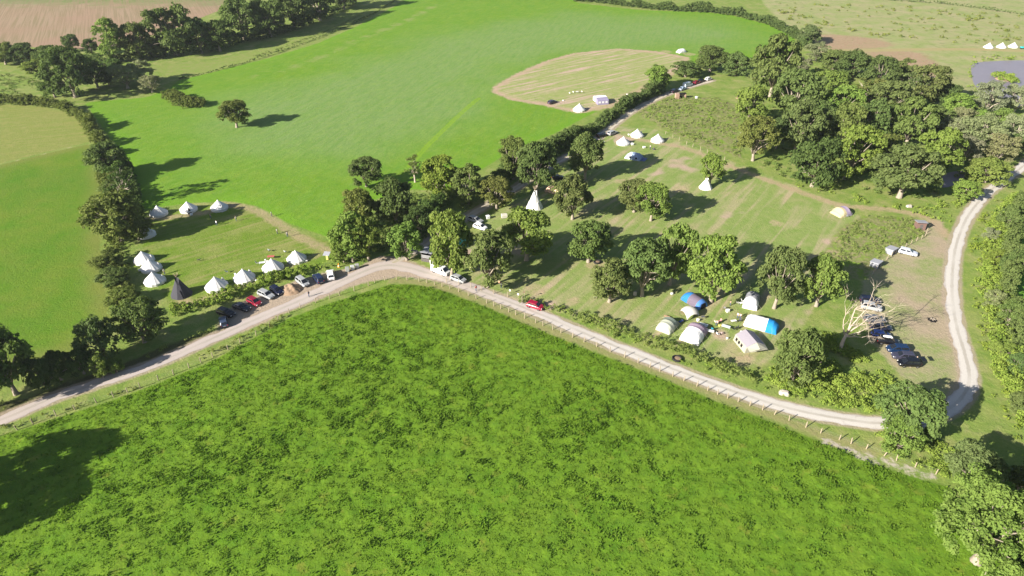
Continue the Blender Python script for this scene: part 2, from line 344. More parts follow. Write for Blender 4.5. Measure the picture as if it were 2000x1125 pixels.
def stripe_dir(a, b):
    d = at(*b) - at(*a); d = d / np.linalg.norm(d); return (float(-d[1]), float(d[0]), 0.0), (float(d[0]), float(d[1]), 0.0)
def ground_material():
    t = NT('ground_grass'); pos = t.pos()
    n1 = t.noise(.9, 5, .65); n2 = t.noise(.11, 4, .55); n3 = t.noise(3.2, 4, .7); n4 = t.noise(.025, 3, .5); n5 = t.noise(.35, 4, .6)
    wob = t.math('MULTIPLY_ADD', t.math('SUBTRACT', n5, .5), 3.2, t.math('MULTIPLY', t.math('SUBTRACT', n1, .5), 1.6))
    def zone(name, soft=.5, wobk=1.0, off=0.0):
        a = t.math('MULTIPLY_ADD', wob, wobk, t.attr(name))
        return t.map(a, off - soft, off + soft, 0, 1, True)
    def rows(a, b, freq, along=.05, dist=0.0):
        nrm, dr = stripe_dir(a, b)
        v = t.comb(t.math('MULTIPLY', t.dot(pos, nrm), freq), t.math('MULTIPLY', t.dot(pos, dr), along))
        return t.noise(1.0, 2, .5, v, dist)
    V = t.mix
    def adj(c, k): return V(1.0, c, k, 'MULTIPLY')
    # rough pasture, everywhere else
    col = V(t.map(n5, .3, .7), (.085, .150, .024), (.150, .195, .045))
    col = V(t.map(n2, .45, .75, 0, .7), col, (.20, .205, .075))
    col = V(t.map(n3, .45, .8, 0, .6), col, (.060, .105, .020)); col = V(t.map(n1, .5, .75, 0, .6), col, (.195, .225, .060)); col = V(t.map(t.noise(.22, 4, .65), .52, .7, 0, .5), col, (.225, .215, .095))
    col = adj(col, (1.30, 1.25, 1.35))
    # moor
    m = V(t.map(n2, .35, .65), (.185, .235, .060), (.260, .250, .105))
    m = V(t.map(t.noise(.30, 4, .65, None, .4), .55, .68, 0, .65), m, (.105, .150, .036))
    m = V(t.map(n1, .45, .8, 0, .4), m, (.30, .26, .13))
    col = V(zone('moor', 1.5), col, adj(m, (1.08, 1.06, 1.33)))
    h = V(t.map(n1, .3, .7), (.33, .235, .175), (.26, .165, .105)); h = V(t.map(n5, .55, .7, 0, .7), h, (.17, .185, .06))
    for z in ('heath_a', 'heath_b'): col = V(t.math('MULTIPLY', zone(z, 3.0, 3.5), t.map(n1, .25, .6, .45, 1)), col, h)
    col = V(zone('moorpath', .7, .4), col, V(n5, (.25, .235, .10), (.32, .26, .14)))
    # ploughed field
    rw = rows((250, 5), (262, 60), 1.1, .02, .1)
    pl = V(t.map(rw, .42, .58), (.37, .255, .175), (.27, .200, .115))
    pl = V(t.map(n4, .42, .62, 0, .55), pl, (.38, .225, .165)); pl = V(t.map(n3, .4, .8, 0, .35), pl, (.42, .32, .22))
    sepy = t.n('ShaderNodeSeparateXYZ'); t.put(sepy.inputs[0], pos)
    gfar = t.map(t.math('MULTIPLY_ADD', n2, 60, sepy.outputs[1]), 500, 545, 0, 1, True)
    pl = V(t.math('MULTIPLY', gfar, t.map(rw, .62, .4, .25, .9)), pl, (.135, .225, .050))
    col = V(zone('plough', .8), col, adj(pl, (.74, .79, .78)))
    # bright arable field
    st = rows((800, 325), (935, 192), .9, .04, .2); st2 = rows((450, 300), (800, 190), .35, .03, .3)
    cr = V(t.map(n2, .3, .7), (.106, .218, .014), (.146, .234, .024))
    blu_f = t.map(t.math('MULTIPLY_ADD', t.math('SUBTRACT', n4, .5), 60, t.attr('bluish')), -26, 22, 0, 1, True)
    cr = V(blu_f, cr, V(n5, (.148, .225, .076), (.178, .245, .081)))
    cr = V(t.map(st, .42, .7, 0, .35), cr, (.085, .200, .030)); cr = V(t.map(st2, .5, .8, 0, .35), cr, (.165, .275, .045))
    cr = V(t.map(n3, .5, .85, 0, .55), cr, (.055, .150, .016))
    cr = V(t.math('MULTIPLY', zone('dry_a', 2.2, 2.2), t.map(n2, .42, .62, 0, .6)), cr, (.25, .25, .11))
    s3 = rows((800, 325), (935, 192), .55, .11, .5); s4 = rows((450, 300), (800, 190), 1.3, .12, .4); cr = V(t.map(s3, .45, .75, 0, .40), cr, (.080, .190, .022)); cr = V(t.map(s4, .5, .8, 0, .35), cr, (.190, .275, .060)); cr = V(t.map(n1, .45, .8, 0, .5), cr, (.078, .178, .022)); cr = V(t.map(n5, .5, .72, 0, .35), cr, (.185, .270, .055))
    ed = t.map(t.attr('crop'), 8, 0, 0, .5, True); cr = V(ed, cr, (.120, .255, .016))
    tram = t.math('MULTIPLY', zone('tram', .5, .3), t.map(t.attr('tram'), .75, .3, .35, 1)); cr = V(tram, cr, (.165, .280, .020))
    col = V(zone('crop', .5, .5), col, cr)
    # left fields
    lf = V(t.map(n2, .3, .7), (.085, .235, .014), (.145, .250, .030)); lf = V(t.map(n3, .5, .85, 0, .5), lf, (.050, .140, .012)); lf = V(t.map(n4, .4, .65, 0, .6), lf, (.072, .205, .018))
    lf = V(t.map(n1, .45, .8, 0, .4), lf, (.062, .165, .016)); lf = V(t.map(n5, .5, .75, 0, .35), lf, (.155, .255, .030))
    lf = V(t.map(t.attr('leftfield'), 7, 0, 0, .6, True), lf, (.19, .24, .060))
    col = V(zone('leftfield', .5, .4), col, adj(lf, (.92, .74, .85)))
    lr = rows((0, 250), (160, 235), .8, .03, .2); lm = V(t.map(lr, .35, .65), (.200, .250, .060), (.265, .260, .095)); lm = V(n3, lm, V(.5, lm, (.15, .20, .05))); lm = V(t.map(n1, .45, .8, 0, .6), lm, (.17, .215, .05)); lm = V(t.map(n5, .5, .72, 0, .5), lm, (.31, .28, .12))
    col = V(zone('leftmown', .5, .4), col, adj(lm, (.86, .86, .78)))
    col = V(zone('ditch', .3, .2), col, (.25, .25, .11))
    col = V(zone('strip', .6, .6), col, V(t.map(n5, .35, .7), (.20, .22, .075), (.150, .225, .040)))
    col = V(zone('rightfield', .5, .4), col, V(n2, (.090, .215, .024), (.120, .235, .034)))
    # mown camping grounds
    def mown(a, b, freq, g1, g2, tan, k=.75):
        r = rows(a, b, freq, .03, .25); c = V(t.map(n5, .3, .7), g1, g2)
        c = V(t.math('MULTIPLY', t.map(r, .48, .68, 0, k), t.map(n2, .3, .6, .35, 1)), c, tan)
        c = V(t.map(n3, .5, .85, 0, .4), c, tuple(q * .7 for q in g1)); return c
    mo = mown((1000, 185), (1250, 130), .55, (.150, .230, .040), (.215, .255, .075), (.345, .275, .165), .9)
    mo = V(t.math('MULTIPLY', t.map(t.math('MULTIPLY_ADD', t.math('SUBTRACT', n2, .5), 8.0, t.attr('mown')), 5.0, 1.0, 0, .8, True), t.map(n1, .2, .6, .5, 1)), mo, (.300, .240, .125))
    col = V(zone('mown', 1.2, 1.3), col, adj(mo, (1.3, 1.1, 1.7)))
    ca = mown((400, 500), (600, 440), .5, (.135, .200, .030), (.185, .215, .055), (.315, .250, .150), .8)
    ca = V(t.map(n2, .5, .68, 0, .55), ca, (.28, .25, .12))
    col = V(zone('campa', .7, .6), col, adj(ca, (.76, .90, .60)))
    cb = mown((1110, 480), (1300, 330), .42, (.112, .190, .030), (.160, .215, .050), (.290, .255, .125), .72)
    cb = V(t.map(n2, .55, .75, 0, .45), cb, (.225, .215, .085)); cb = V(t.map(t.noise(.06, 2, .5), .62, .68, 0, .6), cb, (.33, .245, .16))
    col = V(zone('campb', .8, .8), col, adj(cb, (1.36, 1.18, 1.75)))
    cpk = V(t.map(n2, .38, .62), (.300, .240, .135), (.185, .225, .062)); cpk = V(t.map(n1, .4, .75, 0, .6), cpk, (.34, .265, .155)); cpk = V(t.map(n3, .5, .8, 0, .5), cpk, (.17, .165, .065))
    col = V(zone('carpark', .8, .8), col, adj(cpk, (1.03, 1.05, 1.3)))
    ga = V(t.map(n1, .35, .65), (.120, .175, .032), (.24, .215, .115)); ga = V(t.map(n3, .5, .7), ga, (.15, .12, .075)); ga = V(t.map(n5, .5, .65), ga, (.15, .235, .030))
    for z in ('garden', 'roughbank'): col = V(zone(z, .6, .8), col, ga)
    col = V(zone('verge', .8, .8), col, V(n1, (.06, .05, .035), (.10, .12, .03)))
    col = V(t.math('MULTIPLY', zone('patches', .9, 1.0), t.map(n1, .3, .65, .15, .8)), col, V(n3, (.385, .29, .205), (.32, .25, .15)))
    for z, k in (('path_a', .85), ('path_b', .7), ('path_c', .8), ('path_d', .55)):
        col = V(t.math('MULTIPLY', zone(z, .9, .6), t.map(n1, .25, .6, .4 * k, k)), col, V(n3, (.36, .27, .185), (.30, .23, .14)))
    # meadow in front
    me = V(t.map(n5, .3, .7), (.072, .185, .010), (.118, .232, .014)); me = V(t.map(n2, .35, .7, 0, .8), me, (.135, .240, .018))
    me = V(t.map(t.noise(.62, 3, .6, None, .3), .42, .78, 0, .38), me, (.048, .118, .014))
    me = V(t.map(n3, .40, .8, 0, .45), me, (.052, .120, .012)); me = V(t.map(t.noise(4.5, 3, .7), .5, .8, 0, .4), me, (.160, .235, .022)); me = V(t.map(t.noise(.28, 3, .6), .60, .74, 0, .6), me, (.19, .215, .03))
    col = V(zone('meadow', .35, .35), col, adj(me, (1.0, .91, 1.1)))
    col = V(t.math('MULTIPLY', zone('fence_verge', .6, .5), t.map(n1, .2, .6, .4, .9)), col, V(n3, (.25, .215, .115), (.19, .20, .07)))
    col = V(t.math('MULTIPLY', zone('bare', .5, 1.5), t.map(n1, .38, .58, .05, .95)), col, V(n3, (.30, .26, .21), (.44, .40, .35)))
    # bare margins of the tracks
    gv = V(t.map(n3, .3, .7), (.37, .295, .235), (.27, .22, .16))
    col = V(zone('yard', .7, .7), col, gv)
    e = t.map(t.math('MULTIPLY_ADD', wob, .35, t.attr('nearway')), 2.6, 1.8, 0, .75, True); col = V(e, col, gv)
    hh = t.math('MULTIPLY_ADD', t.noise(2.2, 4, .7), .6, t.math('MULTIPLY', n1, .6))
    t.bsdf(col, .95, .05, 0, t.bump(hh, .75, .3)); return t.mat
M['ground'] = ground_material()
ground = obj('ground', np_mesh('ground', np.stack([gx, gy, gz], 1), F, M['ground'], True, None, attrs)); tag(ground, kind='structure')

def in_meadow_h(x, y):
    return (vnoise(x, y, 3.1, 1) * .12 + vnoise(x, y, 1.35, 2) * .17 + vnoise(x, y, .9, 3) * .12)

def ribbon(name, line, width, mat, z, seed, wfun=None):
    d = np.gradient(line, axis=0); d /= np.linalg.norm(d, axis=1)[:, None]; nrm = np.stack([-d[:, 1], d[:, 0]], 1)
    k = 9; V = []; A = []
    s = np.arange(len(line)) * .8
    for j in range(k):
        u = j / (k - 1) * 2 - 1
        wd = width if wfun is None else wfun(line)
        jit = (vnoise(s, s * 0 + (9 if u > 0 else 1), 2.3, seed) - .5) * .8 + (vnoise(s, s * 0 + (5 if u > 0 else 3), .9, seed + 1) - .5) * .35
        off = u * (wd / 2) + (np.sign(u) * jit * (abs(u) ** 4))
        pt = line + nrm * np.reshape(off, (-1, 1)); V.append(np.column_stack([pt, np.full(len(pt), z + .03 * (1 - u * u))])); A.append(np.full(len(pt), u))
    V = np.stack(V, 1).reshape(-1, 3); A = np.stack(A, 1).ravel(); n = len(line)
    ii = np.arange(n * k).reshape(n, k); F = np.stack([ii[:-1, 1:], ii[:-1, :-1], ii[1:, :-1], ii[1:, 1:]], -1).reshape(-1, 4)
    o = obj(name, np_mesh(name, V, F, mat, True, None, {'across': A})); return tag(o, kind='structure')
def track_mat(name, c1, c2, mid):
    t = NT(name); a = t.math('ABSOLUTE', t.attr('across')); n1 = t.noise(.8, 5, .65); n2 = t.noise(.12, 3, .5); n3 = t.noise(5, 3, .7)
    sx = t.n('ShaderNodeSeparateXYZ'); t.put(sx.inputs[0], t.pos())
    pale = t.map(sx.outputs[0], -20, 35, 0, 1, True)
    col = t.mix(pale, t.mix(n2, c1, tuple(q * .88 for q in c1)), c2)
    col = t.mix(t.math('MULTIPLY', t.map(t.math('MULTIPLY_ADD', t.math('SUBTRACT', n1, .5), .5, a), .30, .14, 0, .75, True), t.map(n2, .3, .6, .2, 1)), col, mid)
    col = t.mix(t.map(t.math('MULTIPLY_ADD', t.math('SUBTRACT', n1, .5), .6, a), .74, 1.0, 0, .7, True), col, tuple(q * .72 for q in c1))
    col = t.mix(t.map(n3, .5, .8, 0, .45), col, tuple(q * .66 for q in c1)); col = t.mix(t.map(n1, .58, .75, 0, .45), col, tuple(q * .75 for q in c1))
    t.bsdf(col, .95, .05, 0, t.bump(n3, .4, .06)); return t.mat
ribbon('track', track_line, 3.4, track_mat('gravel_track', (.43, .375, .345), (.48, .455, .42), (.31, .285, .245)), .02, 11, lambda L: 3.0 + 1.1 * np.exp(-((L[:, 0] + 32) / 22) ** 2) * (L[:, 1] > 120))
ribbon('lane', lane_line, 2.6, track_mat('dirt_lane', (.40, .35, .29), (.46, .41, .34), (.30, .27, .17)), .012, 21)
# car-park bay by the hedge at the far end of the lane
t = NT('packed_gravel'); t.bsdf(t.mix(t.noise(1.5, 5), (.28, .255, .235), (.40, .365, .33)), .95, .05); M['packed'] = t.mat

# ------------------------------------------------------------------ foliage
def leaf_quads(c, nrm, size, rng, aspect=1.5):
    """one small pointed leaf-spray per centre"""
    n = len(c); nrm = nrm / np.linalg.norm(nrm, axis=1)[:, None]
    r = rng.normal(size=(n, 3)); a = np.cross(nrm, r); a /= np.linalg.norm(a, axis=1)[:, None] + 1e-9; b = np.cross(nrm, a)
    s = np.reshape(size, (-1, 1)); dro = nrm * s * .22
    V = np.stack([c - a * s * aspect * .5 - dro, c - b * s * .5, c + a * s * aspect * .5 - dro, c + b * s * .5], 1).reshape(-1, 3)
    return V, np.arange(4 * n).reshape(n, 4)
def clump_leaves(centres, radii, per, leaf, rng, up=.35, flat=.8):
    """leaf sprays on the shells of many small clumps"""
    cs, ns, tn, sz = [], [], [], []
    for c, r in zip(centres, radii):
        n = max(6, int(per * r * r)); d = rng.normal(size=(n, 3)); d[:, 2] = np.where(d[:, 2] < -.2, -d[:, 2] * .8, d[:, 2]); d /= np.linalg.norm(d, axis=1)[:, None]
        q = r * (1 - .55 * rng.random(n) ** 2)
        p = c + d * q[:, None] * np.array([1, 1, flat]); cs.append(p)
        nn = d + rng.normal(size=(n, 3)) * .45; nn[:, 2] += up; ns.append(nn)
        tn.append(np.clip(rng.random() * .6 + rng.random(n) * .5, 0, 1)); sz.append(leaf * (.65 + .8 * rng.random(n)))
    cs, ns, tn, sz = map(np.concatenate, (cs, ns, tn, sz))
    V, F = leaf_quads(cs, ns, sz, rng); return V, F, np.repeat(tn, 4)

def make_tree(kind, seed):
    """crown and trunk meshes of one tree, about 10 m tall and 10 m wide"""
    rng = np.random.RandomState(seed); K = dict(
        oak=dict(R=5.0, top=10, low=1.1, nl=10, nc=115, cr=(.75, 1.45), leaf=.38, per=46, mat='leaf'),
        big=dict(R=5.0, top=9, low=.9, nl=11, nc=230, cr=(.50, 1.0), leaf=.20, per=150, mat='leaf'),
        tall=dict(R=3.6, top=10, low=.8, nl=9, nc=85, cr=(.65, 1.25), leaf=.36, per=50, mat='leaf'),
        bush=dict(R=5.0, top=8, low=.2, nl=9, nc=105, cr=(.75, 1.45), leaf=.36, per=46, mat='leaf'),
        willow=dict(R=5.0, top=9, low=.4, nl=7, nc=90, cr=(.7, 1.3), leaf=.26, per=72, mat='leaf_pale'),
        thin=dict(R=4.2, top=10, low=2.2, nl=7, nc=60, cr=(.5, 1.05), leaf=.34, per=34, mat='leaf'))[kind]
    Rr, top, low = K['R'], K['top'], K['low']; cz = (top + low) / 2; hz = (top - low) / 2
    # main boughs carry lobes; each lobe carries clumps
    lobes = []
    for i in range(K['nl']):
        a = 2 * math.pi * (i * .382 + rng.random() * .12); e = -.95 + 2.0 * ((i + .5) / K['nl'])
        rr = .56 * math.cos(e); lobes.append((np.array([Rr * rr * math.cos(a), Rr * rr * math.sin(a), cz + hz * .62 * math.sin(e)]), .38 + .20 * rng.random()))
    lobes.append((np.array([rng.normal() * .3, rng.normal() * .3, top - hz * .5]), .46))
    cen, rad = [], []
    for i in range(K['nc']):
        lc, lr = lobes[i % len(lobes)]; d = rng.normal(size=3); d[2] += .35; d /= np.linalg.norm(d); out = lc - np.array([0, 0, cz - hz * .3]); out /= np.linalg.norm(out) + 1e-6; d = d + out * .55; d /= np.linalg.norm(d)
        c = lc + d * np.array([Rr, Rr, hz * 1.05]) * lr * (.72 + .3 * rng.random()); r = K['cr'][0] + (K['cr'][1] - K['cr'][0]) * rng.random() ** 1.3
        c[2] = max(c[2], low + r * .6 + rng.random() * .5); cen.append(c); rad.append(r)
    V, F, tint = clump_leaves(cen, rad, K['per'], K['leaf'], rng)
    crown = np_mesh(kind + '_crown', V, F, M[K['mat']], False, None, {'tint': tint})
    tb = MB(); tr = .42 if kind != 'tall' else .32
    if kind == 'big': tr = .5
    ft = max(low + .8, 1.6); lean = rng.normal(size=2) * .25
    tb.tube([(0, 0, -.2), (0, 0, .3), (lean[0] * .4, lean[1] * .4, ft * .6), (lean[0], lean[1], ft)], [tr * 1.5, tr * 1.1, tr * .9, tr * .8], 8)
    for lc, lr in lobes:
        mid = np.array([lean[0], lean[1], ft]) * .45 + lc * .55; mid[2] += .3
        tb.tube([(lean[0], lean[1], ft - .3), mid, lc, lc + (lc - mid) * .5], [tr * .5, tr * .3, tr * .17, .03], 5)
        for q in range(2):
            e = lc + rng.normal(size=3) * np.array([1, 1, .6]) * 1.1; tb.tube([mid, (mid + e) / 2 + rng.normal(size=3) * .15, e], [tr * .2, tr * .12, .03], 4)
    trunk = tb.mesh(kind + '_trunk', M['bark_pale'] if kind in ('thin', 'willow') else M['bark'], True)
    ext = V[:, :2]; Rm = np.percentile(np.linalg.norm(ext, axis=1), 93); Tm = np.percentile(V[:, 2], 99.5); Bm = np.percentile(V[:, 2], 2)
    return dict(crown=crown, trunk=trunk, R=Rm, top=Tm, low=Bm)
PROTO = {}
for kind, seeds in (('oak', (1, 2, 3, 4, 5)), ('big', (11, 12)), ('tall', (21, 22)), ('bush', (31, 32, 33)), ('willow', (41, 42)), ('thin', (51, 52))):
    PROTO[kind] = [make_tree(kind, s) for s in seeds]
trng = np.random.RandomState(77); tcount = {}
TINT = dict(mid=(1, 1, 1), dark=(.80, .86, .88), deep=(.68, .76, .74), light=(1.30, 1.36, 1.0), brown=(1.10, 1.0, .90), grey=(1.0, 1.0, 1.15), pale=(1.25, 1.22, 1.35), yellow=(1.28, 1.28, .80))  # deep also puts shade into the leaf colour of shaded trees and hedges
NAMEOF = dict(oak='oak_tree', big='oak_tree', tall='tall_tree', bush='bushy_tree', willow='willow_tree', thin='sparse_tree')
def tree_height(x, by, w, ty, p):
    """metres tall, so that the crown of this width reaches the given pixel row"""
    b = at(x, by); a_ = w / ppm(x, by) / 2; lo, hi = .5, 45.
    for _ in range(40):
        h = (lo + hi) / 2; zl = h * p['low'] / p['top']; c = (h - zl) / 2; zc_ = h - c
        dz = zc_ - CAM_H; D = math.hypot(b[1], dz); e = math.atan2(-dz, b[1])
        ang = math.atan2(math.hypot(c * .92 * math.cos(e), a_ * .85 * math.sin(e)), D)
        v = math.tan((e - ang) - PITCH); y = 562.5 + FPX * v
        if y > ty: lo = h
        else: hi = h
    return h, a_
def tree(x, by, w, ty, kind, tint, label, group=None, name=None, cat='tree', h=None):
    ps = PROTO[kind]; k = tcount.get(kind, 0); tcount[kind] = k + 1; p = ps[k % len(ps)]
    hh, a_ = tree_height(x, by, w, ty, p); hh = h or hh
    t = thing(name or NAMEOF[kind], label, cat, at(x, by), trng.random() * 6.28, group)
    sxy = a_ / p['R']; t.scale = (sxy * (.94 + .12 * trng.random()), sxy * (.94 + .12 * trng.random()), hh / p['top'])
    o = obj('crown', p['crown'], t); q = TINT[tint]; j = 1 + (trng.random(3) - .5) * .14; o.color = (q[0] * j[0], q[1] * j[1], q[2] * j[2], 1)
    obj('trunk', p['trunk'], t); return t

def hedge(px, hgt, wid, tint, label, name='hedge', leaf=.30, seed=0, mat='leaf', step=.9, gaps=0.0, per=60, ragged=.45):
    rng = np.random.RandomState(900 + seed); line = smooth_line(P(px), step); cen, rad = [], []
    d = np.gradient(line, axis=0); d /= np.linalg.norm(d, axis=1)[:, None]; nr = np.stack([-d[:, 1], d[:, 0]], 1)
    hv = np.array([hgt] * len(line)) if np.isscalar(hgt) else np.interp(np.linspace(0, 1, len(line)), np.linspace(0, 1, len(hgt)), hgt)
    s = np.arange(len(line)) * step; hn = (1 - ragged) + 2 * ragged * vnoise(s, s * 0, 5.5, seed)
    for i in range(len(line)):
        H_ = hv[i] * hn[i]
        if gaps and rng.random() < gaps: continue
        for q in range(max(2, int(wid * H_ / 1.6))):
            u = rng.uniform(-1, 1); z = rng.random() ** .7; r = rng.uniform(.45, .85) * min(1.1, .35 + H_ * .22)
            p = line[i] + nr[i] * u * wid / 2 * (1 - .4 * z * z) + rng.normal(size=2) * .3
            cen.append(np.array([p[0], p[1], max(r * .4, z * (H_ - r))])); rad.append(r)
    V, F, tn = clump_leaves(cen, rad, per, leaf, rng, .3, .9)
    o = obj(name, np_mesh(name, V, F, M[mat], False, None, {'tint': tn})); q = TINT[tint]; o.color = (*q, 1)
    return tag(o, label, 'hedge')

def ground_cover(name, zone, n, hgt, r0, r1, tint, seed, leaf=.28, mat='scrub', per=40, fil=None, off=.5, label=None):
    """low plants nobody could count: one object"""
    rng = np.random.RandomState(seed); pts = P(zone) if isinstance(zone, list) else zone; lo, hi = pts.min(0), pts.max(0); cen, rad = [], []
    xy = rng.uniform(lo, hi, (n, 2)); ok = sdf(xy[:, 0], xy[:, 1], pts) > off
    ok &= np.minimum(seg_dist(xy[:, 0], xy[:, 1], track_line[::4], False), seg_dist(xy[:, 0], xy[:, 1], lane_line[::4], False)) > 2.9
    nz = vnoise(xy[:, 0], xy[:, 1], 4.5, seed) * .6 + vnoise(xy[:, 0], xy[:, 1], 1.8, seed + 1) * .4
    if fil is not None: ok &= nz > fil
    for (x, y), k in zip(xy[ok], nz[ok]):
        r = rng.uniform(r0, r1) * (.5 + k); cen.append(np.array([x, y, min(r * .3 + rng.random() * hgt * k, hgt)])); rad.append(r)
    V, F, tn = clump_leaves(cen, rad, per, leaf, rng, .4, .8)
    o = obj(name, np_mesh(name, V, F, M[mat], False, None, {'tint': tn})); o.color = (*TINT[tint], 1)
    return tag(o, label, kind='stuff')

# grass of the near meadow: tussocks of blades
def tussocks():
    rng = np.random.RandomState(5); pts = Zp['meadow']; n = 64000
    y = 58 + (152 - 58) * rng.random(n) ** .85; x = rng.uniform(-125, 105, n)
    ok = sdf(x, y, pts) > .4; x, y = x[ok], y[ok]
    k = vnoise(x, y, 16, 31) * .30 + vnoise(x, y, 1.5, 32) * .70 - np.clip(x + y * .6 - 75, -40, 60) * .0012; big = k > .69
    keep = big | (rng.random(len(x)) < .75); x, y, k, big = x[keep], y[keep], k[keep], big[keep]
    V, T = [], []
    for bl in range(7):
        m = len(x); a = rng.random(m) * 6.283; ln = np.where(big, rng.uniform(.24, .52, m), rng.uniform(.12, .26, m)); lean = rng.uniform(.3, 1.1, m)
        ox = rng.normal(size=m) * np.where(big, .30, .22); oy = rng.normal(size=m) * np.where(big, .30, .22); bx, by = x + ox, y + oy; bz = in_meadow_h(bx, by) - .04
        tip = np.stack([bx + np.cos(a) * ln * np.sin(lean), by + np.sin(a) * ln * np.sin(lean), bz + ln * np.cos(lean)], 1)
        wd = np.where(big, .13, .10) * rng.uniform(.7, 1.4, m); sx_, sy_ = -np.sin(a) * wd, np.cos(a) * wd
        mid = np.stack([bx + np.cos(a) * ln * .35 * np.sin(lean), by + np.sin(a) * ln * .35 * np.sin(lean), bz + ln * .62 * np.cos(lean)], 1)
        V.append(np.stack([np.stack([bx, by, bz], 1), mid + np.stack([sx_, sy_, sx_ * 0], 1), tip, mid - np.stack([sx_, sy_, sx_ * 0], 1)], 1).reshape(-1, 3))
        T.append(np.repeat(np.clip(np.where(big, .52, .74) + rng.normal(size=m) * .27, 0, 1), 4))
    V = np.concatenate(V); T = np.concatenate(T); F = np.arange(len(V)).reshape(-1, 4)
    o = obj('meadow_grass', np_mesh('meadow_grass', V, F, M['blade'], False, None, {'tint': T})); tag(o, kind='stuff')
tussocks()

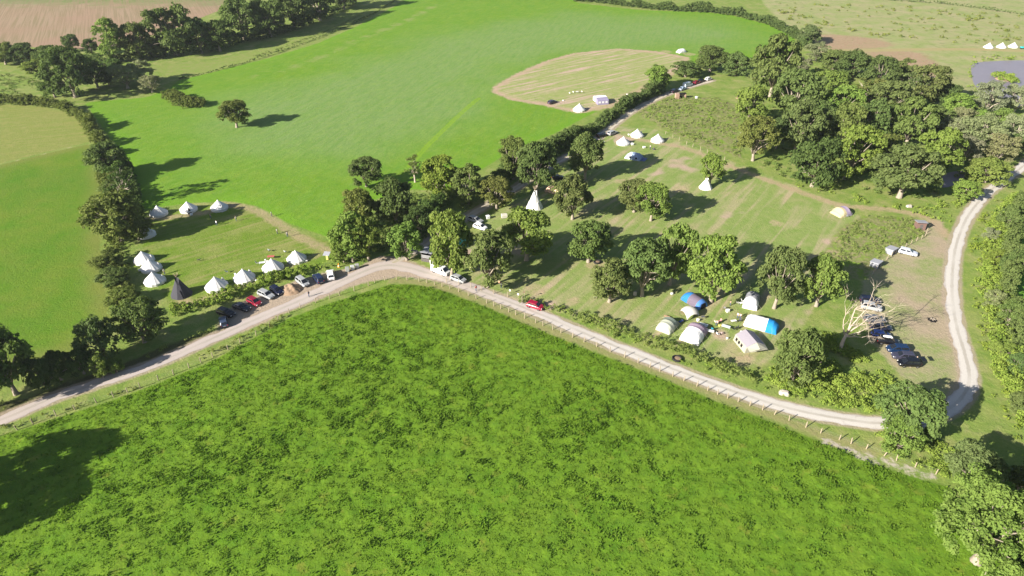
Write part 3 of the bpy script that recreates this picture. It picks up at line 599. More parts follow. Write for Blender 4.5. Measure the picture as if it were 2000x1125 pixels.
# ---- single trees and rows -------------------------------------------------
G_WOOD = 'trees of the wood above the camping field'
for a in [
 # by the ploughed field
 (143, 100, 31, 68, 'bush', 'dark', 'small round dark tree on its own at the lower edge of the ploughed field'),
 (181, 108, 28, 77, 'bush', 'deep', 'small dark bushy tree right of the round one below the ploughed field'),
 (12, 126, 48, 84, 'bush', 'brown', 'brownish dark bush cut by the left edge under the ploughed field'),
 (50, 126, 46, 86, 'bush', 'dark', 'dark green bush second from the left edge under the ploughed field'),
 (96, 126, 48, 90, 'bush', 'dark', 'low dark bush left of the small round tree under the ploughed field'),
 (75, 146, 46, 117, 'bush', 'light', 'pale green rounded bush on the rough grass left of the big dark tree'),
 (228, 122, 54, 38, 'tall', 'light', 'tall green tree at the left end of the row beside the ploughed field'),
 (275, 116, 58, 46, 'bush', 'mid', 'second tree from the left end of the row beside the ploughed field'),
 (300, 112, 50, 70, 'bush', 'mid', 'low leafy tree in front of the row beside the ploughed field', None, None, 'tree', 8.0),
 (345, 108, 84, 16, 'bush', 'mid', 'broad tall tree rising highest in the row beside the ploughed field'),
 (395, 104, 48, 36, 'tall', 'dark', 'narrow tree between the broad tall one and the dark shaded ones by the ploughed field'),
 (430, 100, 52, 42, 'bush', 'deep', 'dark shaded tree right of the narrow one in the row by the ploughed field'),
 (478, 76, 84, -4, 'bush', 'mid', 'large sunlit tree touching the top edge in the middle of the row'),
 (528, 72, 62, 2, 'bush', 'dark', 'dark tree just right of the large sunlit tree at the top edge'),
 (575, 56, 66, -20, 'bush', 'dark', 'tree at the top edge above the wide shadow on the grass strip'),
 (625, 40, 62, -32, 'bush', 'mid', 'lighter tree at the top edge second from the end of the row'),
 (672, 18, 58, -50, 'bush', 'dark', 'last tree of the row, mostly above the top edge'),
 (148, 190, 92, 96, 'bush', 'dark', 'big dark tree where the left hedges meet, above the bright field corner'),
 (108, 190, 46, 150, 'bush', 'mid', 'low green tree at the left foot of the big dark tree'),
 (192, 172, 56, 122, 'bush', 'deep', 'dark tree behind and right of the big dark tree at the hedge corner'),
 (222, 146, 44, 116, 'bush', 'dark', 'dark low tree between the hedge corner and the tree row'),
 (250, 172, 62, 126, 'willow', 'mid', 'pale topped bushy willow standing on the grass corner below the row'),
 (283, 160, 36, 118, 'willow', 'pale', 'small pale willow just right of the bushy one below the row'),
 (298, 180, 42, 148, 'willow', 'pale', 'pale grey rounded bush at the tip of the grass corner'),
 (214, 168, 28, 140, 'bush', 'grey', 'little grey green bush left of the pale topped willow'),
 (463, 249, 58, 198, 'oak', 'brown', 'lone round tree standing out in the bright green field'),
 # left hedge trees
 (218, 348, 68, 280, 'oak', 'mid', 'green oak of the left hedge beside the corner of the plain green field'),
 (250, 400, 60, 318, 'thin', 'deep', 'dark tree in the left hedge casting the long shadow on the bright field'),
 (222, 392, 44, 335, 'thin', 'grey', 'thin grey bare looking tree in the left hedge', None, None, 'tree', 6.0),
 (238, 470, 92, 378, 'oak', 'brown', 'large brownish oak of the left hedge beside the bell tents'),
 (272, 468, 56, 398, 'oak', 'brown', 'brownish tree hanging over the half hidden bell tent', None, None, 'tree', 6.5),
 (212, 520, 56, 470, 'bush', 'brown', 'brown green bush tree below the large oak in the left hedge', None, None, 'tree', 3.8),
 (224, 556, 60, 500, 'oak', 'mid', 'green tree of the left hedge beside the three close bell tents', None, None, 'tree', 4.2),
 (244, 594, 56, 548, 'bush', 'brown', 'olive bushy tree of the left hedge beside the black tepee', None, None, 'tree', 3.6),
 (283, 668, 84, 588, 'oak', 'mid', 'green oak at the foot of the left hedge above the track'),
 (205, 700, 72, 622, 'bush', 'grey', 'grey green round tree at the corner of the left field'),
 (203, 738, 32, 694, 'tall', 'light', 'small upright light green tree beside the track at the lower left'),
 (230, 728, 28, 702, 'bush', 'light', 'small light bush beside the track right of the small upright tree'),
 (32, 770, 98, 648, 'oak', 'mid', 'large oak at the left edge above the track'),
 (-25, 800, 90, 690, 'oak', 'dark', 'dark oak half outside the left edge beside the track'),
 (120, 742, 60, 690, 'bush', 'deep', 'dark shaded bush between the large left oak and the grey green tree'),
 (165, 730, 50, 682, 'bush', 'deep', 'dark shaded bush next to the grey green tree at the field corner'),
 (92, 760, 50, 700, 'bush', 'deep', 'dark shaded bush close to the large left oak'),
 # around the junction
 (716, 364, 58, 307, 'oak', 'dark', 'dark round tree in the bright field nearest the junction trees'),
 (811, 356, 36, 304, 'thin', 'brown', 'small thin brownish tree right of the dark round tree in the field'),
 (862, 388, 74, 305, 'oak', 'yellow', 'yellowish green tree at the field edge above the shaded lane'),
 (915, 398, 62, 322, 'tall', 'mid', 'green tree right of the yellowish tree above the shaded lane'),
 (970, 408, 62, 348, 'oak', 'brown', 'brownish rounded tree beside the lane left of the white tepee'),
 (775, 440, 76, 354, 'oak', 'dark', 'dark spreading tree on the left side of the shaded lane'),
 (706, 452, 62, 370, 'oak', 'brown', 'olive tree at the top of the clump left of the junction'),
 (690, 512, 66, 420, 'tall', 'light', 'light green tall tree above the verge left of the junction'),
 (720, 508, 56, 425, 'oak', 'light', 'light green tree nearest the mouth of the lane on its left side'),
 (672, 512, 44, 462, 'bush', 'light', 'leafy bush beside the small notice shelter left of the junction'),
 (795, 508, 62, 437, 'oak', 'light', 'bright green tree standing by the junction left of the dark shed'),
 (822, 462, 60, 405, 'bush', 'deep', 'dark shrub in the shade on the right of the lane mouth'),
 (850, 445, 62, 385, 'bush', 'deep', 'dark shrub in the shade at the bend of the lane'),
 (1003, 350, 56, 271, 'oak', 'brown', 'brown green tree at the low end of the lane hedge'),
 (1048, 378, 68, 279, 'oak', 'dark', 'dark tree behind the top of the tall white tepee'),
 (1142, 350, 64, 264, 'oak', 'mid', 'tree beside the lane casting its shadow to the pale blue tent'),
 (1118, 428, 72, 345, 'oak', 'mid', 'tree with pale trunk right of the tall white tepee'),
 (1238, 414, 70, 350, 'oak', 'mid', 'left tree of the touching pair in the middle of the camping field'),
 (1271, 431, 66, 360, 'oak', 'light', 'right tree of the touching pair in the middle of the camping field'),
 (1386, 362, 44, 302, 'oak', 'light', 'small tree leaning over the little white tepee'),
 (882, 545, 78, 414, 'oak', 'light', 'large tree right behind the white van by the track'),
 (953, 560, 84, 454, 'oak', 'mid', 'large dense tree beside the track right of the white van'),
 (1028, 508, 92, 410, 'oak', 'light', 'large bright tree below the tall white tepee'),
 (1149, 512, 80, 434, 'oak', 'mid', 'tree with tall pale trunk beside the fire pit'),
 (1190, 590, 72, 510, 'oak', 'mid', 'leftmost tree of the row above the family tents'),
 (1254, 578, 84, 470, 'oak', 'mid', 'second tree from the left in the row above the family tents'),
 (1308, 556, 78, 440, 'oak', 'light', 'tall tree third from the left in the row above the family tents'),
 (1388, 590, 100, 460, 'oak', 'light', 'broadest tree of the row, right above the blue and grey tent'),
 (1512, 602, 84, 488, 'oak', 'mid', 'tree standing behind the grey tunnel tent'),
 (1594, 598, 72, 504, 'oak', 'light', 'tree with leaning pale trunk left of the row of cars'),
 (1545, 748, 92, 645, 'bush', 'mid', 'round bushy tree at the right end of the family tents'),
 (1762, 850, 108, 752, 'oak', 'mid', 'tree growing over the track at its sharp bend'),
 (1752, 880, 78, 818, 'bush', 'light', 'low tree hanging over the fence below the sharp bend'),
 (1888, 950, 92, 872, 'oak', 'grey', 'thin grey leaved tree at the end of the fence'),
 (1984, 960, 60, 900, 'bush', 'deep', 'dark shaded tree at the right edge below the bend'),
 (2070, 1010, 120, 890, 'oak', 'dark', 'tree mostly outside the right edge behind the nearest oak'),
]: tree(*a)
near_oak = tree(1906, 1098, 194, 930, 'big', 'light', 'nearest large oak in the lower right corner of the meadow')
tree(-175, 1000, 150, 930, 'oak', 'mid', 'oak outside the left edge that casts the broad shadow on the meadow', h=13.5)
tree(-215, 1085, 140, 930, 'oak', 'mid', 'second oak outside the left edge whose shadow joins the broad one', h=12.5)
# lane hedge end and the wood
for a in [
 (1282, 176, 50, 130, 'oak', 'light', 'spreading green tree left of the cars parked at the top of the lane'),
 (1338, 150, 50, 120, 'bush', 'dark', 'dark low tree behind the cars parked at the top of the lane'),
 (1386, 140, 60, 90, 'oak', 'dark', 'taller dark tree at the corner of the mown ground behind the parked cars'),
 (1436, 148, 56, 104, 'bush', 'mid', 'round green bush tree right of the cars at the top of the lane'),
 (1578, 86, 42, 52, 'bush', 'grey', 'grey green bush tree at the far right corner of the bright field'),
 (1592, 118, 54, 84, 'willow', 'mid', 'pale rounded tree at the top left corner of the wood'),
 (1560, 150, 40, 112, 'willow', 'grey', 'grey tree beside the pale van in the wood'),
]: tree(*a)
WOOD = [(1503, 192, 86, 70, 'oak', 'mid', 'tallest broad tree at the upper left corner of the wood'), (1462, 248, 66, 172, 'oak', 'light', 'tree at the left edge of the wood below the tallest one'), (1545, 240, 88, 138, 'oak', 'mid', 'large tree of the wood just left of the pale van'),
 (1614, 195, 66, 138, 'oak', 'light', 'lighter tree right of the pale van in the wood'), (1634, 240, 70, 168, 'oak', 'light', 'light crown in the centre left of the wood'), (1625, 142, 52, 98, 'bush', 'mid', 'low green tree on the far edge of the wood'), (1663, 152, 74, 100, 'bush', 'dark', 'wide dark tree on the far edge of the wood by the heath'),
 (1712, 184, 62, 112, 'oak', 'dark', 'dark tree of the wood under the lower heath patch'), (1757, 168, 46, 118, 'tall', 'mid', 'pointed tree of the wood beside the lower heath patch'), (1800, 210, 76, 130, 'oak', 'mid', 'round tree at the right end of the wood near the pond'), (1690, 222, 72, 152, 'thin', 'brown', 'thin tree with a white trunk left of the middle of the wood'),
 (1728, 236, 76, 160, 'oak', 'mid', 'broad tree in the middle of the wood'), (1774, 210, 52, 138, 'thin', 'grey', 'thin tree with a white trunk near the right end of the wood'), (1644, 292, 66, 206, 'oak', 'brown', 'brownish tree in the lower half of the wood'), (1694, 284, 66, 198, 'oak', 'dark', 'dark tree in the lower middle of the wood'),
 (1766, 290, 78, 192, 'oak', 'mid', 'large tree at the lower right of the wood'), (1552, 296, 72, 200, 'oak', 'mid', 'tall tree of the wood right of the hidden red car'), (1600, 285, 62, 214, 'oak', 'dark', 'dark tree between the red car and the centre of the wood'), (1470, 314, 68, 230, 'oak', 'brown', 'olive tree at the lower left corner of the wood'), (1516, 290, 44, 232, 'tall', 'dark', 'narrow dark tree beside the hidden red car'),
 (1586, 364, 92, 276, 'bush', 'deep', 'very dark round tree jutting out below the wood'), (1650, 350, 86, 248, 'oak', 'yellow', 'yellow green tree behind the very dark round tree'), (1756, 386, 112, 284, 'oak', 'mid', 'broad low tree right of the grassy gap below the wood'), (1826, 340, 76, 256, 'oak', 'light', 'tree beside the shaded pool at the right of the wood'),
 (1840, 215, 50, 166, 'bush', 'deep', 'dark shaded tree at the right tip of the wood'), (1862, 240, 62, 184, 'oak', 'light', 'light green tree between the wood and the pond'), (1900, 296, 92, 226, 'willow', 'mid', 'wide pale willow above the end of the track'), (1974, 286, 62, 224, 'willow', 'pale', 'silvery willow at the right edge below the pond'),
 (1918, 228, 62, 160, 'willow', 'grey', 'grey willow in front of the pond'), (1978, 222, 56, 166, 'willow', 'pale', 'silvery willow at the right edge in front of the pond'), (1922, 356, 76, 308, 'bush', 'light', 'light green bush on the left of the track end'), (1985, 304, 48, 266, 'bush', 'mid', 'green bush at the right edge on the left of the track end'), (1880, 390, 50, 352, 'bush', 'light', 'small light bush left of the track below the shaded pool'),
 (1948, 262, 48, 214, 'bush', 'light', 'light green bush between the two silvery willows'), (1855, 285, 58, 232, 'willow', 'grey', 'grey willow left of the wide pale willow'), (1672, 330, 46, 290, 'bush', 'deep', 'dark bush in the shade right of the yellow green tree'), (1722, 320, 60, 262, 'bush', 'brown', 'brownish low tree above the broad low tree'), (1540, 190, 46, 140, 'oak', 'dark', 'dark tree just below the pale van in the wood'), (1594, 250, 54, 196, 'oak', 'mid', 'tree left of the light crown in the wood'), (1820, 265, 58, 208, 'oak', 'mid', 'tree between the round tree and the shaded pool'), (1945, 318, 66, 262, 'willow', 'mid', 'soft green willow right of the wide pale willow'), (1880, 318, 56, 268, 'willow', 'grey', 'grey willow directly above the shaded pool'), (1870, 262, 50, 212, 'willow', 'mid', 'pale willow at the right end of the wood beside the light green tree'), (1905, 262, 48, 216, 'bush', 'light', 'light green bush tree between the grey and the wide willow')]
for a in WOOD: tree(*a, group=G_WOOD)

# ---- dead tree ----------------------------------------------------------------
def dead_tree():
    rng = np.random.RandomState(8); b = at(1640, 683); t = thing('dead_tree', 'bleached leafless dead tree with spreading bare limbs beside the row of cars', 'tree', b)
    tk = MB(); bm = MB()
    tk.tube([(0, 0, -.2), (.05, 0, 1), (.2, .1, 2.6), (.5, .2, 4.2)], [.52, .40, .33, .27], 9)
    def limb(p, d, L, r, lev):
        pts = [p]; q = np.array(p, float); d = d / np.linalg.norm(d)
        for i in range(4):
            d = d + rng.normal(size=3) * .16; d[2] += .05; d /= np.linalg.norm(d); q = q + d * L / 4; pts.append(q.copy())
        bm.tube(pts, [r, r * .82, r * .62, r * .45, r * .22], 6 if lev == 0 else 4)
        if lev < 3:
            for k in range((4, 3, 2)[lev]):
                i = rng.randint(1, 5); dd = d + rng.normal(size=3) * .62; limb(pts[i], dd, L * rng.uniform(.45, .7), max(r * .42, .03), lev + 1)
    for st, d, L, r in (((.3, .1, 3.4), (-.35, 0, 1.2), 5.5, .17), ((.5, .2, 4.2), (.02, .15, 1.2), 8.0, .20), ((.5, .2, 4.2), (.26, .05, 1.2), 8.0, .21), ((.5, .2, 4.0), (.60, .1, 1.0), 6.5, .17), ((.3, .1, 3.4), (1, -.2, .25), 5.6, .16), ((.35, .1, 3.4), (1, -.4, .10), 4.2, .12)):
        limb(np.array(st), np.array(d), L, r, 0)
    tk.build('trunk', M['deadwood'], t, True); bm.build('limbs', M['deadwood'], t, True)
dead_tree()

# ---- hedges -----------------------------------------------------------------
hedge([(-60, 196), (0, 202), (60, 204), (112, 210), (150, 226), (176, 250)], 3.6, 4.2, 'brown', 'clipped hedge along the top of the mown left field', seed=1)
hedge([(176, 250), (192, 275), (203, 300), (205, 335)], 4.6, 4.5, 'brown', 'pale ended hedge between the mown left field and the bright field', seed=2)
hedge([(208, 345), (222, 390), (228, 440), (224, 500), (232, 550), (248, 600), (262, 640)], [4, 4.2, 3.6, 2.5, 2.3, 2.4, 3], 5.5, 'brown', 'long overgrown hedge from the field corner down past the bell tents', seed=3, per=42, leaf=.34)
hedge([(246, 330), (262, 390), (268, 440)], 3.6, 4.0, 'deep', 'shaded side hedge along the bright field above the bell tents', seed=4, per=42, leaf=.34)
hedge([(955, 372), (1000, 345), (1050, 318), (1100, 292), (1150, 262), (1200, 226), (1245, 200), (1290, 180)], [5, 5, 5.2, 4.8, 4.4, 4.2, 4.6, 4.6], 5.2, 'dark', 'tall dark hedge along the lane below the mown tan ground', seed=5, per=42, leaf=.34)
hedge([(1120, 2), (1180, 6), (1250, 15), (1320, 21), (1380, 24), (1440, 31), (1500, 48), (1535, 62), (1562, 80), (1575, 96)], [3.5, 5, 5.5, 5, 5.5, 5, 5, 4, 4, 4], 6, 'dark', 'far hedge along the top right edge of the bright field', seed=6, per=24, leaf=.5, step=1.3)
hedge([(340, 612), (390, 600), (440, 584), (490, 566), (540, 548), (590, 534), (640, 520), (668, 512)], [2.4, 2.6, 2.2, 2.0, 2.2, 2.4, 2.2, 2.6], 4.0, 'light', 'shaggy green hedge between the bell tents and the parked cars', seed=7, mat='scrub', leaf=.26, per=70)
hedge([(1018, 590), (1080, 606), (1150, 628), (1210, 650), (1270, 668), (1330, 690), (1400, 718), (1470, 745)], [1.1, 1.5, 1.7, 2.0, 2.2, 2.2, 2.2, 2.6], 3.0, 'mid', 'scrubby hedge between the track and the family tents', seed=8, mat='scrub', leaf=.24, per=75)
hedge([(1990, 392), (1962, 432), (1946, 490), (1940, 560), (1948, 630), (1964, 700), (1992, 770), (2030, 830)], [2.0, 2.6, 2.2, 3.0, 2.2, 2.6, 2.0, 2.2], 7.0, 'light', 'broad rough hedge of mixed scrub along the right of the track', seed=9, mat='scrub', leaf=.24, per=60, gaps=.22, ragged=.75)
hedge([(1990, 405), (1972, 470), (1964, 560), (1976, 640), (1998, 705)], [4.2, 4.8, 5.2, 4.4, 4.2], 3.6, 'mid', 'taller green ridge of bushes on the field side of the right hedge', seed=10, mat='leaf', leaf=.3, per=50, gaps=.12, ragged=.7)
for a in [(1962, 450, 40, 405, 'bush', 'mid', 'green bush standing in the top of the right hedge'), (1940, 520, 36, 488, 'bush', 'yellow', 'yellow green bush on the track side of the right hedge'), (1968, 545, 46, 490, 'oak', 'dark', 'dark little tree rising from the middle of the right hedge'), (1935, 600, 40, 566, 'willow', 'mid', 'pale grey bush in the middle of the right hedge'),
          (1965, 640, 50, 590, 'bush', 'mid', 'rounded green bush on the outer side of the right hedge'), (1950, 700, 38, 668, 'bush', 'light', 'light bush low down in the right hedge'), (1985, 735, 48, 690, 'bush', 'dark', 'dark bush at the right edge low in the hedge'), (1930, 470, 30, 446, 'willow', 'grey', 'small grey bush beside the track in the right hedge'), (1990, 805, 50, 765, 'bush', 'mid', 'bush at the lower end of the right hedge')]: tree(*a, name='hedge_bush', cat='bush', group='bushes of the right hedge')
hedge([(345, 156), (440, 134), (540, 104), (640, 68), (700, 42), (745, 18), (785, -8)], 1.1, 1.5, 'deep', 'low dark hedge bank along the upper edge of the bright field', seed=11, leaf=.26, gaps=.12)
hedge([(334, 192), (352, 201), (374, 208), (400, 206)], [3.6, 4.6, 4.6, 3.4], 8.0, 'brown', 'low wide dark thicket standing alone in the corner of the bright field', name='thicket', seed=18, leaf=.32, per=40, ragged=.25)
hedge([(500, 110), (600, 76), (680, 42), (720, 18)], .8, 1.6, 'grey', 'rough grey brush line on the grass strip above the bright field', seed=15, mat='scrub', leaf=.26, gaps=.4)
hedge([(1690, -2), (1780, 4), (1860, 10), (1930, 20), (2010, 30)], 1.8, 3, 'grey', 'far grey hedge across the moor at the top right', seed=12, leaf=.5, per=22, step=1.6)
hedge([(0, 841), (60, 822), (120, 803), (190, 781), (260, 757)], .9, 1.3, 'brown', 'ragged low hedge beside the track at the lower left', seed=13, mat='scrub', leaf=.2, per=80, gaps=.3)
hedge([(395, 700), (440, 678), (490, 655), (530, 636), (565, 615)], 1.1, 1.5, 'brown', 'short ragged hedge beside the track opposite the parked cars', seed=14, mat='scrub', leaf=.2, per=80, gaps=.15)

hedge([(215, 122), (300, 114), (400, 102), (470, 84), (540, 70), (620, 40), (690, 6)], [5, 6, 6, 6, 6, 6, 6], 5, 'deep', 'dense dark undergrowth hedge below the tree row by the ploughed field', seed=16, leaf=.42, per=26, step=1.2)
hedge([(-20, 122), (60, 122), (130, 120), (215, 128)], 4, 3.5, 'dark', 'dark hedge along the lower edge of the ploughed field', seed=17, leaf=.4, per=28, step=1.1)
# ---- ground cover nobody could count ----------------------------------------------
ground_cover('garden_scrub', Z['garden'], 2000, .55, .22, .5, 'pale', 61, .16, per=100, fil=.45)
ground_cover('bank_scrub', Z['roughbank'], 2600, .6, .25, .6, 'pale', 62, .20, per=60, fil=.40)
ground_cover('track_side_scrub', [(1470, 735), (1540, 700), (1600, 640), (1680, 690), (1760, 755), (1780, 790), (1720, 812), (1640, 806), (1560, 782)], 1700, 1.1, .35, .9, 'light', 63, .24, per=60, fil=.40)
ground_cover('verge_plants', [(1000, 575), (1100, 598), (1300, 662), (1480, 735), (1560, 780), (1640, 806), (1600, 806), (1480, 768), (1300, 704), (1120, 634), (1000, 590)], 1600, .5, .25, .55, 'light', 64, .17, per=90, fil=.36, off=.1)
ground_cover('rough_pasture_plants', [(-20, 140), (60, 150), (110, 175), (110, 205), (60, 200), (-20, 192)], 900, .5, .3, .8, 'grey', 73, .34, per=22, fil=.45)
ground_cover('woodland_floor', [(1450, 240), (1520, 200), (1600, 130), (1760, 140), (1850, 200), (1960, 230), (2000, 300), (1940, 340), (1850, 385), (1760, 392), (1640, 360), (1560, 370), (1480, 320)], 1500, .8, .5, 1.2, 'dark', 65, .40, per=22)
ground_cover('woodland_margin', [(1490, 325), (1560, 368), (1640, 362), (1700, 400), (1790, 402), (1880, 385), (1930, 380), (1890, 400), (1850, 440), (1780, 418), (1660, 395), (1560, 362)], 1300, .7, .35, .85, 'light', 66, .28, per=40, fil=.42)
ground_cover('shaded_undergrowth', [(640, 500), (700, 420), (800, 385), (960, 350), (985, 380), (900, 430), (850, 455), (790, 490), (740, 498), (720, 515)], 900, 1.5, .5, 1.2, 'dark', 67, .34, per=34)
ground_cover('left_bank_plants', [(0, 790), (90, 760), (200, 735), (300, 690), (430, 636), (440, 655), (320, 705), (200, 742), (60, 796), (0, 815)], 1100, .7, .3, .7, 'mid', 68, .22, per=60, fil=.35, off=.1)
ground_cover('pond_rushes', [(1885, 205), (1893, 125), (1900, 112), (1960, 108), (2060, 110), (2060, 118), (1955, 118), (1906, 122), (1898, 138), (1900, 165), (1925, 180), (1940, 200)], 700, 1.0, .4, .9, 'light', 69, .36, per=26, off=.1)
ground_cover('moor_tussocks', [(1490, 5), (1700, 10), (1900, 22), (2080, 40), (2080, 90), (1900, 88), (1760, 82), (1650, 62), (1560, 56)], 900, .5, .5, 1.3, 'brown', 70, .5, per=12, fil=.55)
ground_cover('right_hedge_scrub', [(1975, 395), (1950, 430), (1930, 490), (1924, 560), (1932, 640), (1950, 710), (1978, 790), (2030, 860), (2060, 800), (2010, 720), (1984, 640), (1974, 560), (1980, 470), (2000, 410)], 3000, 1.6, .4, 1.0, 'light', 74, .26, per=44, fil=.22, off=-.5)
ground_cover('near_bank_plants', [(1700, 845), (1830, 840), (1860, 880), (1900, 900), (1850, 935), (1760, 900)], 600, .6, .3, .7, 'light', 71, .2, per=70, fil=.35, off=.1)
ground_cover('right_bank_plants', [(1895, 560), (1880, 480), (1905, 430), (1950, 385), (1975, 380), (1930, 470), (1925, 580), (1940, 680), (2000, 800), (2010, 900), (1970, 860), (1915, 720)], 1900, .8, .3, .8, 'yellow', 72, .22, per=55, fil=.38, off=.1)

# ------------------------------------------------------------------ pond
pond_pts = POND
t = NT('pond_water'); n = t.noise(.5, 3, .6); t.bsdf(t.mix(t.noise(.06, 3), (.165, .150, .185), (.215, .195, .225)), .40, .25, 0, t.bump(n, .08, .1)); M['water'] = t.mat
V = [(x, y, .03) for x, y in pond_pts]
tag(obj('pond', np_mesh('pond', np.array(V), [list(range(len(V)))[::-1] if np.sum(np.cross(pond_pts, np.roll(pond_pts, -1, 0))) < 0 else list(range(len(V)))], M['water'])), kind='structure')
pool = POOL
V = [(x, y, .03) for x, y in pool]
tag(obj('shaded_pool', np_mesh('shaded_pool', np.array(V), [list(range(len(V)))[::-1] if np.sum(np.cross(pool, np.roll(pool, -1, 0))) < 0 else list(range(len(V)))], M['water'])), kind='structure')
def island():
    c = at(1962, 155); rng = np.random.RandomState(3); k = ppm(1962, 155); b = MB(); rr = 17 / k
    b.cone([(rr, -.1), (rr * .92, .35), (rr * .6, .6), (.2, .7)], 18, (c[0], c[1], 0)); o = b.build('pond_island', M['soil']); tag(o, kind='structure')
    cen, rad = [], []
    for i in range(90):
        a, q = rng.random() * 6.28, rng.random() ** .5 * rr; cen.append(np.array([c[0] + q * math.cos(a), c[1] + q * 1.9 * math.sin(a), .5 + rng.random() * 3.0 * (1 - (q / rr) ** 2)])); rad.append(rng.uniform(.6, 1.2))
    V, F, tn = clump_leaves(cen, rad, 36, .34, rng); o = obj('island_bush', np_mesh('island_bush', V, F, M['scrub'], False, None, {'tint': tn})); o.color = (*TINT['light'], 1)
    tag(o, 'rounded clump of green bushes growing on the little island in the pond', 'bush')
island()

# ------------------------------------------------------------------ fences
def fence(px, space, name_label, seed, dens=1.0):
    rng = np.random.RandomState(seed); line = smooth_line(P(px), .5); s = np.concatenate([[0], np.cumsum(np.linalg.norm(np.diff(line, axis=0), axis=1))])
    t = thing('post_and_wire_fence', name_label, 'fence', line[0]); o0 = line[0]; pos = 0.0; tops = []
    protos = []
    for q in range(3):
        b = MB(); b.tube([(0, 0, -.2), (.01, 0, .6), (.02 * (q - 1), .02, 1.25 + .08 * q)], [.10, .095, .085], 7); protos.append(b.mesh('post', M['post'], False))
    k = 0
    while pos < s[-1] and k < 96:
        p = np.array([np.interp(pos, s, line[:, 0]), np.interp(pos, s, line[:, 1])]) - o0
        o = obj('post', protos[k % 3], t); o.location = (p[0], p[1], 0); o.rotation_euler = (rng.normal() * .05, rng.normal() * .05, rng.random() * 6); tops.append(p)
        pos += space * rng.uniform(.75, 1.3); k += 1
    w_ = MB()
    for h in (.45, .8, 1.12):
        for a, b in zip(tops[:-1], tops[1:]): w_.tube([(a[0], a[1], h), ((a[0] + b[0]) / 2, (a[1] + b[1]) / 2, h - .02), (b[0], b[1], h)], .007, 3)
    w_.build('wire', M['wire'], t)
fence(FENCE_W, 3.0, 'post and wire fence along the lower left stretch of the track', 1)
fence(FENCE_E, 2.6, 'post and wire fence from the junction down the right stretch of the track', 2)
fence([(872, 552), (915, 560), (955, 572), (1000, 581), (1023, 588)], 3.2, 'short row of fence posts on the camping side of the track', 3)
fence([(1698, 545), (1722, 515), (1760, 488), (1788, 472), (1806, 462), (1815, 440)], 2.6, 'low fence between the scrubby garden and the tan parking ground', 4)
fence([(1300, 262), (1345, 284), (1385, 300), (1425, 318)], 3.4, 'fence along the tan path below the rough bank', 5)

# ------------------------------------------------------------------ vehicles
CAR = dict(  # length, width, height, belt height, bonnet height, positions along x (front +)
 hatch=dict(L=4.1, W=1.76, H=1.50, B=.95, bon=.90, wf=1.12, tf=.42, tr=-1.62, wr=-1.98, wb=2.55),
 estate=dict(L=4.65, W=1.82, H=1.52, B=.97, bon=.92, wf=1.15, tf=.38, tr=-1.90, wr=-2.22, wb=2.72),
 saloon=dict(L=4.6, W=1.80, H=1.45, B=.94, bon=.90, wf=1.05, tf=.30, tr=-1.05, wr=-1.70, wb=2.72),
 suv=dict(L=4.5, W=1.86, H=1.72, B=1.08, bon=1.05, wf=1.15, tf=.52, tr=-1.85, wr=-2.15, wb=2.65),
 mpv=dict(L=4.4, W=1.80, H=1.66, B=1.03, bon=.98, wf=1.55, tf=.62, tr=-1.85, wr=-2.12, wb=2.70),
 van=dict(L=5.2, W=1.95, H=2.05, B=1.25, bon=1.15, wf=2.0, tf=1.25, tr=-2.45, wr=-2.56, wb=3.1))
WHEEL = {}
